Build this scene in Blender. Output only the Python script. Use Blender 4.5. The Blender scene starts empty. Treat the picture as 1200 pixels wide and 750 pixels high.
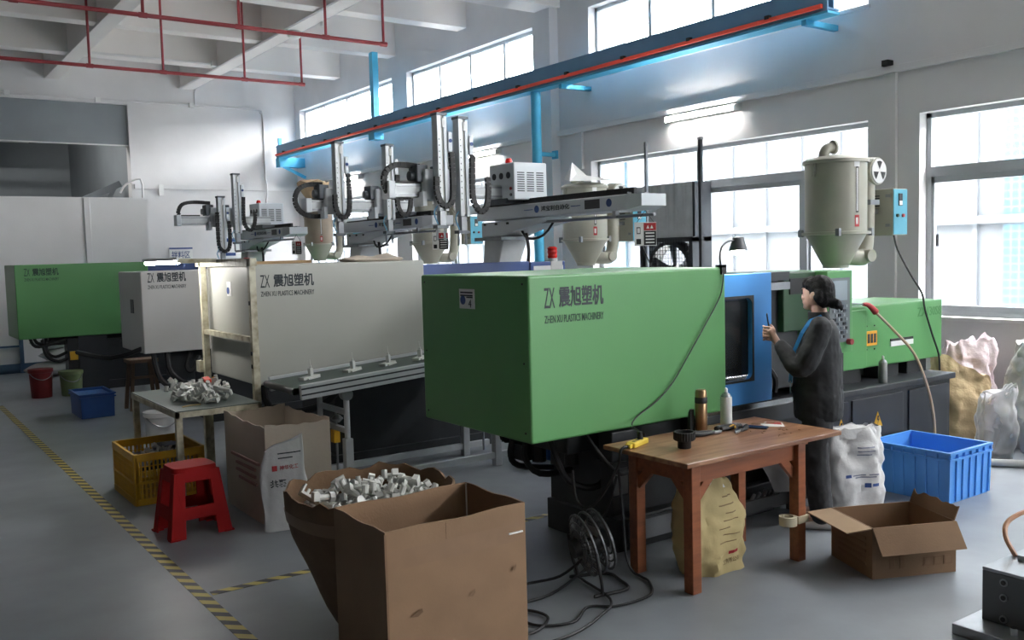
import bpy, bmesh, math, random
from mathutils import Vector, Matrix, noise
from mathutils.bvhtree import BVHTree
random.seed(7)
scene = bpy.context.scene
COL = scene.collection
PI = math.pi

# ------------------------------------------------------------------ camera
CAM_H = 1.80
YAW, PITCH, ROLL, FPX = 0.61603, 0.07284, -0.02659, 1081.5
Fv = Vector((math.sin(YAW)*math.cos(PITCH), math.cos(YAW)*math.cos(PITCH), -math.sin(PITCH)))
r0 = Vector((math.cos(YAW), -math.sin(YAW), 0)); u0 = r0.cross(Fv)
Rv = math.cos(ROLL)*r0 + math.sin(ROLL)*u0
Uv = -math.sin(ROLL)*r0 + math.cos(ROLL)*u0
cam = bpy.data.cameras.new('camera')
cam.sensor_width = 36; cam.sensor_fit = 'HORIZONTAL'; cam.lens = 36*FPX/1200
cam.clip_start = 0.05; cam.clip_end = 300
camo = bpy.data.objects.new('camera', cam); COL.objects.link(camo)
Mx = Matrix((Rv, Uv, -Fv)).transposed().to_4x4(); Mx.translation = (0, 0, CAM_H)
camo.matrix_world = Mx
scene.camera = camo

# ------------------------------------------------------------------ light
scene.view_settings.view_transform = 'Standard'; scene.view_settings.look = 'None'
scene.view_settings.gamma = 1; scene.view_settings.use_curve_mapping = False
scene.view_settings.exposure = 1.0
scene.cycles.use_denoising = True
scene.cycles.max_bounces = 10; scene.cycles.diffuse_bounces = 6
scene.cycles.sample_clamp_indirect = 6
scene.cycles.caustics_reflective = False; scene.cycles.caustics_refractive = False
w = bpy.data.worlds.new('overcast_sky'); scene.world = w; w.use_nodes = True
w.node_tree.nodes['Background'].inputs[0].default_value = (0.97, 0.985, 1.0, 1)
w.node_tree.nodes['Background'].inputs[1].default_value = 29.5
XW, YB, ZC = 8.8, 21.2, 6.3            # window wall, back wall, ceiling
XL, YR = -2.8, -14.5                    # added light-blocking side wall, and end wall behind the camera
BAYS = [(16.3, 20.9), (11.6, 15.7), (5.84, 10.34), (0.8, 5.26), (-4.3, 0.2), (-9.5, -5.0), (-14, -10.1)]
LZ, UZ = (1.045, 3.09), (4.28, 5.28)
def portal(y0, y1, z0, z1):
    L = bpy.data.lights.new('window_portal', 'AREA'); L.shape = 'RECTANGLE'
    L.size = z1-z0; L.size_y = y1-y0; L.cycles.is_portal = True
    o = bpy.data.objects.new('window_portal', L); COL.objects.link(o)
    o.location = (XW+0.27, (y0+y1)/2, (z0+z1)/2); o.rotation_euler = (0, PI/2, 0)
for (a, b) in BAYS:
    portal(a, b, *LZ); portal(a, b, *UZ)

# ------------------------------------------------------------------ materials
def S(r, g=None, b=None):
    if g is None: g = b = r
    f = lambda c: (c/255/12.92) if c/255 <= .04045 else ((c/255+.055)/1.055)**2.4
    return (f(r), f(g), f(b), 1)
MATS = {}
def mat(name, col, rough=.5, metal=0, var=.12, scale=6, bump=0, bscale=40, col2=None, spec=.5, trans=0, detail=4, stretch=None):
    if name in MATS: return MATS[name]
    m = bpy.data.materials.new(name); m.use_nodes = True; MATS[name] = m
    n, l = m.node_tree.nodes, m.node_tree.links
    b = n['Principled BSDF']
    b.inputs['Roughness'].default_value = rough; b.inputs['Metallic'].default_value = metal
    b.inputs['Specular IOR Level'].default_value = spec
    if trans: b.inputs['Transmission Weight'].default_value = trans
    tc = n.new('ShaderNodeTexCoord'); src = tc.outputs['Object']
    if stretch:
        mp = n.new('ShaderNodeMapping'); mp.inputs['Scale'].default_value = stretch
        l.new(src, mp.inputs[0]); src = mp.outputs[0]
    t = n.new('ShaderNodeTexNoise'); t.inputs['Scale'].default_value = scale; t.inputs['Detail'].default_value = detail
    l.new(src, t.inputs['Vector'])
    mx = n.new('ShaderNodeMix'); mx.data_type = 'RGBA'
    c2 = col2 or tuple(max(0, c*(1-var)) for c in col[:3])+(1,)
    mx.inputs[6].default_value = col; mx.inputs[7].default_value = c2
    rp = n.new('ShaderNodeMapRange'); rp.inputs[1].default_value = .35; rp.inputs[2].default_value = .7
    l.new(t.outputs['Fac'], rp.inputs[0]); l.new(rp.outputs[0], mx.inputs[0])
    l.new(mx.outputs[2], b.inputs['Base Color'])
    if bump:
        t2 = n.new('ShaderNodeTexNoise'); t2.inputs['Scale'].default_value = bscale; t2.inputs['Detail'].default_value = 5
        l.new(src, t2.inputs['Vector'])
        bp = n.new('ShaderNodeBump'); bp.inputs['Strength'].default_value = bump; bp.inputs['Distance'].default_value = .02
        l.new(t2.outputs['Fac'], bp.inputs['Height']); l.new(bp.outputs[0], b.inputs['Normal'])
    return m
def emis(name, col, k):
    if name in MATS: return MATS[name]
    m = bpy.data.materials.new(name); m.use_nodes = True; MATS[name] = m
    b = m.node_tree.nodes['Principled BSDF']; b.inputs['Base Color'].default_value = col
    b.inputs['Emission Color'].default_value = col; b.inputs['Emission Strength'].default_value = k
    return m
def thin(name, col, op, rough=.1):       # thin clear or dark sheet: part see-through, part glossy/diffuse
    if name in MATS: return MATS[name]
    m = bpy.data.materials.new(name); m.use_nodes = True; MATS[name] = m
    n, l = m.node_tree.nodes, m.node_tree.links
    b = n['Principled BSDF']; b.inputs['Base Color'].default_value = col; b.inputs['Roughness'].default_value = rough
    tr = n.new('ShaderNodeBsdfTransparent'); mx = n.new('ShaderNodeMixShader')
    fr = n.new('ShaderNodeLayerWeight'); fr.inputs[0].default_value = .35
    ma = n.new('ShaderNodeMath'); ma.operation = 'MULTIPLY_ADD'; ma.inputs[1].default_value = (1-op)*.6; ma.inputs[2].default_value = op
    l.new(fr.outputs['Facing'], ma.inputs[0]); l.new(ma.outputs[0], mx.inputs[0])
    l.new(tr.outputs[0], mx.inputs[1]); l.new(b.outputs[0], mx.inputs[2])
    l.new(mx.outputs[0], n['Material Output'].inputs[0])
    return m
WHITE = mat('wall_white', S(226, 224, 224), .85, spec=.15, var=.07, scale=1.5, bump=.05, bscale=30)
CEIL = mat('ceiling_white', S(236, 232, 229), .9, spec=.15, var=.06, scale=1)
FLOORM = mat('floor_paint', S(134, 139, 144), .38, var=.22, scale=2.2, bump=.03, bscale=8, detail=8)
DARKG = mat('opening_grey', S(142, 148, 152), .8, var=.1, scale=1.2)
ALU = mat('window_alu', S(196, 200, 204), .4, .2, var=.06)
GREEN = mat('green_paint', S(90, 150, 90), .36, var=.05, scale=2, bump=.02, bscale=60)
GREEN2 = mat('deep_green_paint', S(70, 132, 74), .4, var=.12, scale=5)
GREEND = mat('dark_green_paint', S(38, 74, 44), .45, var=.2, scale=5)
WHITEP = mat('grey_white_paint', S(205, 203, 200), .4, var=.06, scale=2)
BLUEP = mat('blue_gate_paint', S(66, 138, 206), .38, var=.07, scale=3)
NAVY = mat('navy_paint', S(62, 84, 140), .4, var=.08)
BLACKM = mat('black_machine', S(44, 47, 50), .45, var=.25, scale=6)
CHARC = mat('charcoal_paint', S(44, 47, 52), .42, var=.18, scale=4)
RUBBER = mat('black_rubber', S(26, 26, 28), .55, var=.2, scale=20)
WHITEP_SHADED = mat('shaded_white_paint', S(176, 176, 168), .42, var=.07, scale=2)  # white paint darkened to carry the shadow of the green machine
CHAIN = mat('chain_black', S(20, 21, 23), .6, var=.3, scale=60)
CHROME = mat('chrome', S(210, 212, 215), .2, 1, var=.08, scale=10)
STEEL = mat('steel', S(150, 153, 156), .35, .8, var=.15, scale=12)
ALUM = mat('aluminium_profile', S(192, 196, 198), .4, .3, var=.08, scale=15)
ROBOT = mat('robot_grey', S(204, 209, 214), .38, .1, var=.06, scale=6)
ROBOTD = mat('robot_dark', S(92, 97, 102), .45, .3, var=.12, scale=10)
HOPP = mat('hopper_beige', S(176, 174, 160), .42, .1, var=.1, scale=5)
CREAM = mat('cream_steel', S(206, 202, 180), .5, var=.16, scale=14, col2=S(150, 138, 112))
CRANE = mat('crane_blue', S(78, 122, 156), .5, var=.12, scale=3)
CYAN = mat('bracket_cyan', S(70, 168, 206), .45, var=.08)
ORANGE = mat('rail_orange', S(235, 84, 62), .5, var=.1)
REDP = mat('sprinkler_red', S(150, 52, 58), .5, var=.1)
REDL = mat('beacon_red', S(214, 30, 22), .25, var=.1)
KRAFT = mat('cardboard', S(134, 106, 80), .85, var=.12, scale=5, bump=.06, bscale=90)
KRAFTI = mat('cardboard_inner', S(160, 134, 104), .85, var=.1, scale=6, bump=.06, bscale=60)
KRAFTE = mat('cardboard_worn', S(116, 90, 66), .9, var=.22, scale=7, bump=.1, bscale=40)
CARTW = mat('carton_cream', S(200, 186, 170), .85, var=.12, scale=4, bump=.06, bscale=40)
TAPE = mat('packing_tape', S(128, 98, 70), .45, var=.08, scale=12)
WOOD = mat('table_wood', S(146, 84, 50), .42, var=.35, scale=9, bump=.06, bscale=30, stretch=(.35, 4, 4), detail=6)
WOODT = mat('table_top_wood', S(154, 114, 84), .35, var=.42, scale=6, bump=.05, bscale=20, stretch=(.6, 4, 4), detail=8, col2=S(108, 66, 44))
SACKK = mat('kraft_sack', S(196, 178, 128), .75, var=.14, scale=5, bump=.35, bscale=9)
SACKK2 = mat('crumpled_kraft_sack', S(204, 178, 136), .7, var=.12, scale=6, bump=.6, bscale=14)
SACKW = mat('white_woven_sack', S(204, 203, 203), .6, var=.08, scale=6, bump=.5, bscale=9)
SACKG = mat('grey_woven_sack', S(176, 178, 184), .7, var=.1, scale=6, bump=.5, bscale=8)
SACKP = mat('pinkish_plastic_sack', S(206, 190, 194), .4, var=.1, scale=8, bump=.8, bscale=10)
CLEARP = thin('clear_plastic', S(230, 230, 232), .26, .3)
REDS = mat('stool_red', S(150, 24, 24), .6, spec=.1, var=.1, scale=6)
YEL = mat('crate_yellow', S(214, 164, 36), .5, var=.14, scale=8)
BLUEB = mat('bin_blue', S(86, 154, 228), .42, var=.08, scale=5)
BLUEB2 = mat('dark_bin_blue', S(48, 92, 164), .5, var=.14, scale=6)
BUCKR = mat('bucket_red', S(124, 34, 34), .5, var=.15)
BUCKG = mat('bucket_green', S(112, 128, 84), .5, var=.15)
BUCKW = mat('bucket_white', S(200, 200, 200), .5, var=.1)
PART = mat('moulded_white', S(206, 206, 200), .4, var=.08, scale=30)
INK = mat('ink_dark', S(38, 46, 52), .6, var=.05)
INKG = mat('ink_green', S(34, 66, 50), .6, var=.05)
INKB = mat('ink_blue', S(44, 72, 130), .6, var=.05)
INKR = mat('ink_red', S(176, 46, 50), .6, var=.05)
PAPER = mat('paper_white', S(232, 232, 230), .7, var=.03)
STEELG = mat('bare_mould_steel', S(160, 162, 164), .3, .7, var=.12, scale=18)
SKIN = mat('skin', S(202, 164, 146), .5, var=.06, scale=12)
HAIR = mat('black_hair', S(14, 13, 14), .6, spec=.25, var=.3, scale=30, bump=.35, bscale=60, stretch=(4, 4, 1))
JACKET = mat('black_jacket', S(38, 40, 43), .75, var=.15, scale=8, bump=.12, bscale=26)
TROUS = mat('dark_trousers', S(48, 49, 52), .8, var=.15, scale=8, bump=.12, bscale=22)
SHOEW = mat('pale_shoe', S(190, 188, 186), .6, var=.1)
GLASS = thin('window_glass', S(215, 232, 240), .07, .03)
DGLASS = thin('gate_glass', S(64, 68, 72), .5, .15)
TUBE = emis('lit_tube', (1, .98, .95, 1), 60)
TUBE2 = emis('lit_frame_tube', (1, .98, .95, 1), 70)

# ------------------------------------------------------------------ mesh builder
class MB:
    """collects shapes (world coordinates when root given) into one mesh object"""
    def __init__(s, root=None): s.v = []; s.f = []; s.root = root
    def add(s, vs, fs, M=None):
        k = len(s.v)
        for p in vs:
            p = Vector(p)
            s.v.append(M @ p if M else p)
        s.f += [tuple(i+k for i in f) for f in fs]
        return s
    def box(s, x0, x1, y0, y1, z0, z1, M=None):
        return s.add([(x, y, z) for z in (z0, z1) for y in (y0, y1) for x in (x0, x1)],
                     [(0, 2, 3, 1), (4, 5, 7, 6), (0, 1, 5, 4), (2, 6, 7, 3), (0, 4, 6, 2), (1, 3, 7, 5)], M)
    def bar(s, p, q, a, b=None, up=(0, 0, 1)):          # rectangular bar from p to q, a wide, b tall
        b = b or a; p = Vector(p); q = Vector(q); d = (q-p); L = d.length; d.normalize()
        up = Vector(up)
        if abs(d.dot(up)) > .98: up = Vector((1, 0, 0))
        x = d.cross(up).normalized(); y = x.cross(d)
        M = Matrix((x, d, y)).transposed().to_4x4(); M.translation = p
        return s.box(-a/2, a/2, 0, L, -b/2, b/2, M)
    def cyl(s, p, q, r, r2=None, n=16, caps=True):
        r2 = r if r2 is None else r2
        p = Vector(p); q = Vector(q); d = (q-p).normalized()
        u = d.orthogonal().normalized(); v = d.cross(u)
        vs = []
        for c, rr in ((p, r), (q, r2)):
            for i in range(n):
                a = 2*PI*i/n; vs.append(c+rr*(math.cos(a)*u+math.sin(a)*v))
        fs = [(i, (i+1) % n, n+(i+1) % n, n+i) for i in range(n)]
        if caps: fs += [tuple(range(n-1, -1, -1)), tuple(range(n, 2*n))]
        return s.add(vs, fs)
    def tube(s, pts, r, n=8, smooth=3, closed=False):
        P = [Vector(p) for p in pts]
        if smooth > 1 and len(P) > 2:
            Q = []
            for i in range(len(P)-1):
                a = P[max(i-1, 0)]; b = P[i]; c = P[i+1]; d = P[min(i+2, len(P)-1)]
                for k in range(smooth):
                    t = k/smooth
                    Q.append(.5*((2*b)+(c-a)*t+(2*a-5*b+4*c-d)*t*t+(3*b-a-3*c+d)*t**3))
            Q.append(P[-1]); P = Q
        rr = r if callable(r) else (lambda t: r)
        d0 = (P[1]-P[0]).normalized(); u = d0.orthogonal().normalized()
        vs = []; m = len(P)
        for i, p in enumerate(P):
            d = (P[min(i+1, m-1)]-P[max(i-1, 0)])
            d = d.normalized() if d.length > 1e-9 else d0
            u = (u-d*u.dot(d)); u = u.normalized() if u.length > 1e-6 else d.orthogonal().normalized()
            v = d.cross(u); R = rr(i/(m-1))
            for k in range(n):
                a = 2*PI*k/n; vs.append(p+R*(math.cos(a)*u+math.sin(a)*v))
        fs = [(i*n+k, i*n+(k+1) % n, (i+1)*n+(k+1) % n, (i+1)*n+k) for i in range(m-1) for k in range(n)]
        fs += [tuple(range(n-1, -1, -1)), tuple(range((m-1)*n, m*n))]
        return s.add(vs, fs)
    def lathe(s, prof, c=(0, 0, 0), n=28, M=None):      # prof: (r, z) bottom to top
        vs = []; fs = []
        for r, z in prof:
            for i in range(n):
                a = 2*PI*i/n; vs.append((c[0]+r*math.cos(a), c[1]+r*math.sin(a), c[2]+z))
        m = len(prof)
        for j in range(m-1):
            for i in range(n):
                fs.append((j*n+i, j*n+(i+1) % n, (j+1)*n+(i+1) % n, (j+1)*n+i))
        fs += [tuple(range(n-1, -1, -1)), tuple(range((m-1)*n, m*n))]
        return s.add(vs, fs, M)
    def loft(s, rings, cap0=True, cap1=True):
        n = len(rings[0]); m = len(rings); vs = [p for r in rings for p in r]
        fs = [(j*n+i, j*n+(i+1) % n, (j+1)*n+(i+1) % n, (j+1)*n+i) for j in range(m-1) for i in range(n)]
        if cap0: fs.append(tuple(range(n-1, -1, -1)))
        if cap1: fs.append(tuple(range((m-1)*n, m*n)))
        return s.add(vs, fs)
    def prism(s, poly, h, M=None):                       # poly in local xy, extruded 0..h in z
        n = len(poly)
        vs = [(x, y, 0) for x, y in poly]+[(x, y, h) for x, y in poly]
        fs = [tuple(range(n-1, -1, -1)), tuple(range(n, 2*n))]+[(i, (i+1) % n, n+(i+1) % n, n+i) for i in range(n)]
        return s.add(vs, fs, M)
    def ball(s, c, r, n=14, m=9, M=None):
        rx, ry, rz = (r, r, r) if not isinstance(r, (tuple, list)) else r
        vs = []; 
        for j in range(m+1):
            t = PI*j/m
            for i in range(n):
                a = 2*PI*i/n
                vs.append((c[0]+rx*math.sin(t)*math.cos(a), c[1]+ry*math.sin(t)*math.sin(a), c[2]-rz*math.cos(t)))
        fs = [(j*n+i, j*n+(i+1) % n, (j+1)*n+(i+1) % n, (j+1)*n+i) for j in range(m) for i in range(n)]
        return s.add(vs, fs, M)
    def turn(s): s.v = [TURN @ p for p in s.v]; return s
    def build(s, name, material, parent=None, smooth=False, bevel=0, seg=2):
        me = bpy.data.meshes.new(name)
        par = parent if parent is not None else None
        vs = s.v
        if s.root is not None and par is not None:
            inv = wm(s.root).inverted(); vs = [inv @ p for p in vs]
        me.from_pydata([tuple(p) for p in vs], [], s.f)
        bm = bmesh.new(); bm.from_mesh(me)
        bmesh.ops.remove_doubles(bm, verts=bm.verts, dist=1e-6)
        bmesh.ops.recalc_face_normals(bm, faces=bm.faces); bm.to_mesh(me); bm.free()
        me.materials.append(material)
        if smooth:
            for p in me.polygons: p.use_smooth = True
            try: me.set_sharp_from_angle(angle=math.radians(40))
            except Exception: pass
        o = bpy.data.objects.new(name, me); COL.objects.link(o)
        if par is not None: o.parent = par
        if bevel:
            b = o.modifiers.new('b', 'BEVEL'); b.width = bevel; b.segments = seg; b.limit_method = 'ANGLE'; b.harden_normals = False
        return o
def wm(o):
    M = Matrix.Translation(o.location) @ o.rotation_euler.to_matrix().to_4x4()
    return (wm(o.parent) @ M) if o.parent else M
def tag(o, label=None, cat=None, group=None, kind=None):
    if label: o['label'] = label
    if cat: o['category'] = cat
    if group: o['group'] = group
    if kind: o['kind'] = kind
    return o
def thing(name, label, cat, loc=(0, 0, 0), rz=0, group=None, kind=None):
    o = bpy.data.objects.new(name, None); COL.objects.link(o)
    o.empty_display_size = .05; o.location = loc; o.rotation_euler = (0, 0, rz)
    return tag(o, label, cat, group, kind)
def struct(name, label=None):
    o = bpy.data.objects.new(name, None); COL.objects.link(o); o.empty_display_size = .05
    return tag(o, label, kind='structure')
def single(mb, name, material, label, cat, loc=(0, 0, 0), group=None, **k):   # thing that is one mesh; mb in local coords
    o = mb.build(name, material, None, **k); o.location = loc
    return tag(o, label, cat, group)
FACE_Y = Matrix(((1, 0, 0), (0, 0, -1), (0, 1, 0)))      # text basis: faces -y
FACE_X = Matrix(((0, 0, -1), (-1, 0, 0), (0, 1, 0)))     # faces -x
FACE_Z = Matrix(((1, 0, 0), (0, 1, 0), (0, 0, 1)))
def text(body, pos, width, height, basis, material, parent, name='lettering', bold=0.0, align='LEFT'):
    """flat lettering fitted to width x height (world), lower-left corner at pos"""
    c = bpy.data.curves.new('t', 'FONT'); c.body = body; c.resolution_u = 2; c.extrude = .002; c.offset = bold; c.align_x = align
    t = bpy.data.objects.new('t', c); COL.objects.link(t)
    me = bpy.data.meshes.new_from_object(t.evaluated_get(bpy.context.evaluated_depsgraph_get()))
    bpy.data.objects.remove(t); bpy.data.curves.remove(c)
    xs = [v.co.x for v in me.vertices]; ys = [v.co.y for v in me.vertices]
    x0, x1, y0, y1 = min(xs), max(xs), min(ys), max(ys)
    inv = wm(parent).inverted() if parent else Matrix()
    for v in me.vertices:
        lx = (v.co.x-x0)/(x1-x0)*width; ly = (v.co.y-y0)/(y1-y0)*height; lz = v.co.z*.4
        v.co = inv @ (Vector(pos)+basis @ Vector((lx, ly, lz)))
    me.materials.clear(); me.materials.append(material)
    o = bpy.data.objects.new(name, me); COL.objects.link(o)
    if parent: o.parent = parent
    return o
def local_text(body, pos, w_, h_, m_, par, bold=.01):
    Mw = wm(par); B = Mw.to_3x3() @ FACE_Y
    return text(body, Mw @ Vector(pos), w_, h_, B, m_, par, bold=bold)
def plate(root, x0, x1, y0, y1, z0, z1, name, m, parent=None, **k):
    return MB(root).box(x0, x1, y0, y1, z0, z1).build(name, m, parent or root, **k)

# ------------------------------------------------------------------ the hall
fl = MB().box(XL, XW+.25, YR, YB+7, -.12, 0).build('floor', FLOORM); tag(fl, kind='structure')
wr = struct('wall_right')
m = MB()
m.box(XW, XW+.25, YR, YB+.3, 0, LZ[0]); m.box(XW, XW+.25, YR, YB+.3, LZ[1], UZ[0]); m.box(XW, XW+.25, YR, YB+.3, UZ[1], ZC)
ed = [YR]+[q for b in reversed(BAYS) for q in b]+[YB+.3]
for i in range(0, len(ed), 2):
    m.box(XW, XW+.25, ed[i], ed[i+1], LZ[0], LZ[1]); m.box(XW, XW+.25, ed[i], ed[i+1], UZ[0], UZ[1])
m.build('wall_surface', WHITE, wr)
for y in (11.05, -5.1): MB().box(XW-.16, XW+.02, y, y+.42, 0, 5.5).build('column', WHITE, wr)
wl = MB().box(XL-.2, XL, YR, YB+7, 0, ZC).build('wall_left_blocker', mat('bounce_block_dark', S(58, 60, 62), .9)); tag(wl, kind='structure')  # unseen wall, added close and dark to keep bounce light off the machine ends
we = MB().box(XL, XW, YR-.2, YR, 0, ZC).build('wall_front', WHITE); tag(we, kind='structure')
wb = struct('wall_back')
MB().box(5.0, XW, YB, YB+.3, 0, ZC).box(XL, 5.0, YB, YB+.3, 5.2, ZC).build('wall_surface', WHITE, wb)
MB().box(XL, 5.0, YB+.1, YB+.3, 4.34, 5.2).build('header_panel', DARKG, wb)
MB().box(XL, 5.0, YB+.07, YB+.12, 4.32, 4.345).build('lit_header_edge', PAPER, wb)  # white strip paints the light caught along the header's lower edge
MB().box(XL, 5.2, YB+6.8, YB+7, 0, ZC).box(5.0, 5.2, YB+.3, YB+6.8, 0, ZC).box(XL, 5.2, YB+.3, YB+7, 5.9, 6.1).build('side_room_wall', DARKG, wb)
MB().box(XL, 3.6, YB+3.5, YB+3.9, 4.75, 5.2).build('side_room_beam', CEIL, wb)
MB().cyl((XL, YB+2.6, 4.72), (3.3, YB+2.6, 4.72), .03, n=8).build('side_room_pipe', REDP, wb)
MB().bar((2.9, YB+.6, 2.6), (4.9, YB+.6, 3.55), .1, .14).bar((4.3, YB+.6, 2.6), (4.8, YB+.6, 3.5), .06, .08).build('stair_stringer', DARKG, wb)
sl_ = thing('fluorescent_lamp', 'added unseen tube lamp brightening the side room behind the grey header', 'lamp', (2.5, YB+.9, 5.0))  # added lamp, hidden from the camera, to lift the dark side room
MB(sl_).cyl((1.2, YB+.9, 5.02), (4.0, YB+.9, 5.02), .02, n=10).build('lamp_tube', emis('side_room_fill_tube', (1, .98, .95, 1), 110), sl_, smooth=True)
MB(sl_).box(1.1, 4.1, YB+.85, YB+.95, 5.04, 5.1).build('lamp_housing', PAPER, sl_)
MB(sl_).box(1.5, 1.54, YB+.88, YB+.92, 5.09, 5.9).box(3.6, 3.64, YB+.88, YB+.92, 5.09, 5.9).build('fill_lamp_hanger', PAPER, sl_)
# white panel partition in front of the opening
pt = struct('wall_partition')
xs = [XL, -1.5, 0.9, 3.34, 4.35]
for i in range(4):
    MB().box(xs[i]+.01, xs[i+1]-.01, 17.4, 17.46, .16, 2.93).build('panel', WHITE, pt)
for x in xs[1:4]: MB().box(x-.05, x+.05, 17.375, 17.47, 0, 2.95).build('joint_post', WHITE, pt, bevel=.006)
MB().box(XL, 4.36, 17.385, 17.47, 2.92, 2.955).build('top_rail', WHITE, pt)
MB().box(XL, 2.16, 17.36, 17.4, 0.06, .16).box(XL, 2.16, 17.36, 17.4, .44, .47).box(2.16, 2.22, 17.35, 17.4, 0, .82).build('blue_kick_frame', mat('kick_blue', S(76, 100, 128), .5), pt)
MB().box(XL, 4.36, 17.4, 17.46, 0, .16).build('base_panel', mat('kick_blue', S(76, 100, 128), .5), pt)
# bent white rail above the partition corner
rl = thing('guard_rail', 'thin bent white rail rising over the partition top corner', 'rail', (4.2, 17.5, 2.93))
MB(rl).tube([(3.95, 17.6, 3.05), (4.05, 17.6, 3.2), (4.3, 17.55, 3.3), (4.31, 17.5, 2.93)], .018, 6, 3).build('rail_tube', WHITE, rl)
# ceiling with its beam grid
ce = struct('ceiling')
MB().box(XL, XW+.25, YR, YB+.3, ZC, ZC+.2).build('slab', CEIL, ce)
YBE = [18.75, 16.25, 13.7, 11.2, 8.65, 6.1, 3.55, 1.0, -1.5, -4.0, -6.5, -9, -11.5, -14]
for i, y in enumerate(YBE):
    big = abs(y-11.2) < .1
    MB().box(XL, XW, y-(.22 if big else .15), y+(.22 if big else .15), 5.42 if big else 5.66, ZC).build('beam', CEIL, ce, bevel=.008)
for x in (6.28, 3.55, .8, -1.95):
    MB().box(x-.14, x+.14, YR, YB, 5.62, ZC).build('beam', CEIL, ce, bevel=.008)

# windows: frame, mullions, panes, sill
def window(n, y0, y1, z0, z1, cols, transom=None, low=None):
    w_ = struct('window_%d' % n)
    xo = XW+.13; fw = .05
    f = MB()
    f.box(xo, xo+.07, y0, y1, z0, z0+fw).box(xo, xo+.07, y0, y1, z1-fw, z1).box(xo, xo+.07, y0, y0+fw, z0, z1).box(xo, xo+.07, y1-fw, y1, z0, z1)
    f.build('window_frame', ALU, w_)
    zt = transom or z0
    if transom: MB().box(xo-.01, xo+.08, y0, y1, transom-.05, transom+.05).build('transom', ALU, w_)
    cs = [y0+(y1-y0)*c for c in cols]
    for c in cs:
        MB().box(xo-.005, xo+.075, c-.03, c+.03, zt, z1).build('mullion', ALU, w_)
    e = [y0]+cs+[y1]
    for i in range(len(e)-1):
        MB().box(xo+.03, xo+.036, e[i]+.02, e[i+1]-.02, zt+.02, z1-.02).build('pane', GLASS, w_)
    if transom:
        lo = [y0+(y1-y0)*c for c in low]; e = [y0]+lo+[y1]
        for c in lo: MB().box(xo-.02, xo+.06, c-.045, c+.045, z0, transom).build('sash_stile', ALU, w_)
        for i in range(len(e)-1):
            g = MB().box(xo+.01, xo+.05, e[i]+.03, e[i+1]-.03, z0+fw, z0+fw+.06).box(xo+.01, xo+.05, e[i]+.03, e[i+1]-.03, transom-.11, transom-.05)
            g.box(xo+.01, xo+.05, e[i]+.03, e[i]+.08, z0+fw, transom-.05).box(xo+.01, xo+.05, e[i+1]-.08, e[i+1]-.03, z0+fw, transom-.05)
            g.build('sash_frame', ALU, w_)
            MB().box(xo+.025, xo+.031, e[i]+.05, e[i+1]-.05, z0+fw, transom-.06).build('pane', GLASS, w_)
        MB().box(xo-.03, xo-.005, y1-.14, y1-.12, 1.75, 1.87).build('latch', RUBBER, w_)
    MB().box(XW-.03, xo+.1, y0-.03, y1+.03, z0-.035, z0+.005).build('sill', WHITE, w_, bevel=.004)
k = 1
for i, (a, b) in enumerate(BAYS):
    window(k, a, b, *UZ, [.25, .5, .75] if i < 3 else [.33, .66]); k += 1
    window(k, a, b, *LZ, [.56], 2.5 if i == 3 else 2.6, [.2, .56, .78] if i == 2 else [.33, .66]); k += 1

# neighbouring building seen through the panes
FAC = mat('facade_panel', S(70, 72, 76), .7, var=.05, scale=.6)
def tile_mat():
    m_ = bpy.data.materials.new('facade_tiles'); m_.use_nodes = True
    n, l = m_.node_tree.nodes, m_.node_tree.links
    b = n['Principled BSDF']; b.inputs['Roughness'].default_value = .3
    tc = n.new('ShaderNodeTexCoord'); mp = n.new('ShaderNodeMapping'); mp.inputs['Rotation'].default_value = (0, PI/2, 0)
    sp = n.new('ShaderNodeSeparateXYZ'); cb = n.new('ShaderNodeCombineXYZ')
    l.new(tc.outputs['Object'], sp.inputs[0]); l.new(sp.outputs[1], cb.inputs[0]); l.new(sp.outputs[2], cb.inputs[1])
    br = n.new('ShaderNodeTexBrick'); br.offset = 0; br.inputs['Scale'].default_value = 1
    br.inputs['Brick Width'].default_value = .12; br.inputs['Row Height'].default_value = .12; br.inputs['Mortar Size'].default_value = .014
    br.inputs['Color1'].default_value = S(42, 68, 80); br.inputs['Color2'].default_value = S(40, 64, 76); br.inputs['Mortar'].default_value = S(70, 72, 76)
    l.new(cb.outputs[0], br.inputs[0]); l.new(br.outputs[0], b.inputs['Base Color'])
    return m_
TILES = tile_mat()
nb = thing('neighbouring_building', 'pale panelled building with blue tiled strips outside the windows', 'building', (14, 10, 0))
MB(nb).box(14, 15, -12, 44, 0, 5.8).build('wall', FAC, nb)
for y0, y1 in ((15.25, 16.6), (32, 34), (3.2, 7.0), (24, 25)):
    MB(nb).box(13.93, 14.02, y0, y1, 0, 8.6).build('tiled_strip', TILES, nb)
for z in (2.05, 4.3, 5.7): MB(nb).box(13.9, 14.02, -12, 44, z, z+.12).build('ledge', FAC, nb)
y = -11.0
while y < 43:
    if not any(a-.2 < y < b+.2 for a, b in ((15.25, 16.6), (32, 34), (3.2, 7.0), (24, 25))):
        MB(nb).box(13.95, 14.01, y, y+.07, 0, 5.8).build('panel_rib', FAC, nb)
    y += .8
yd = MB().box(9.05, 40, -40, 60, -.2, -.05).build('ground', mat('yard_concrete', S(205, 205, 202), .9)); tag(yd, kind='structure')

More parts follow.
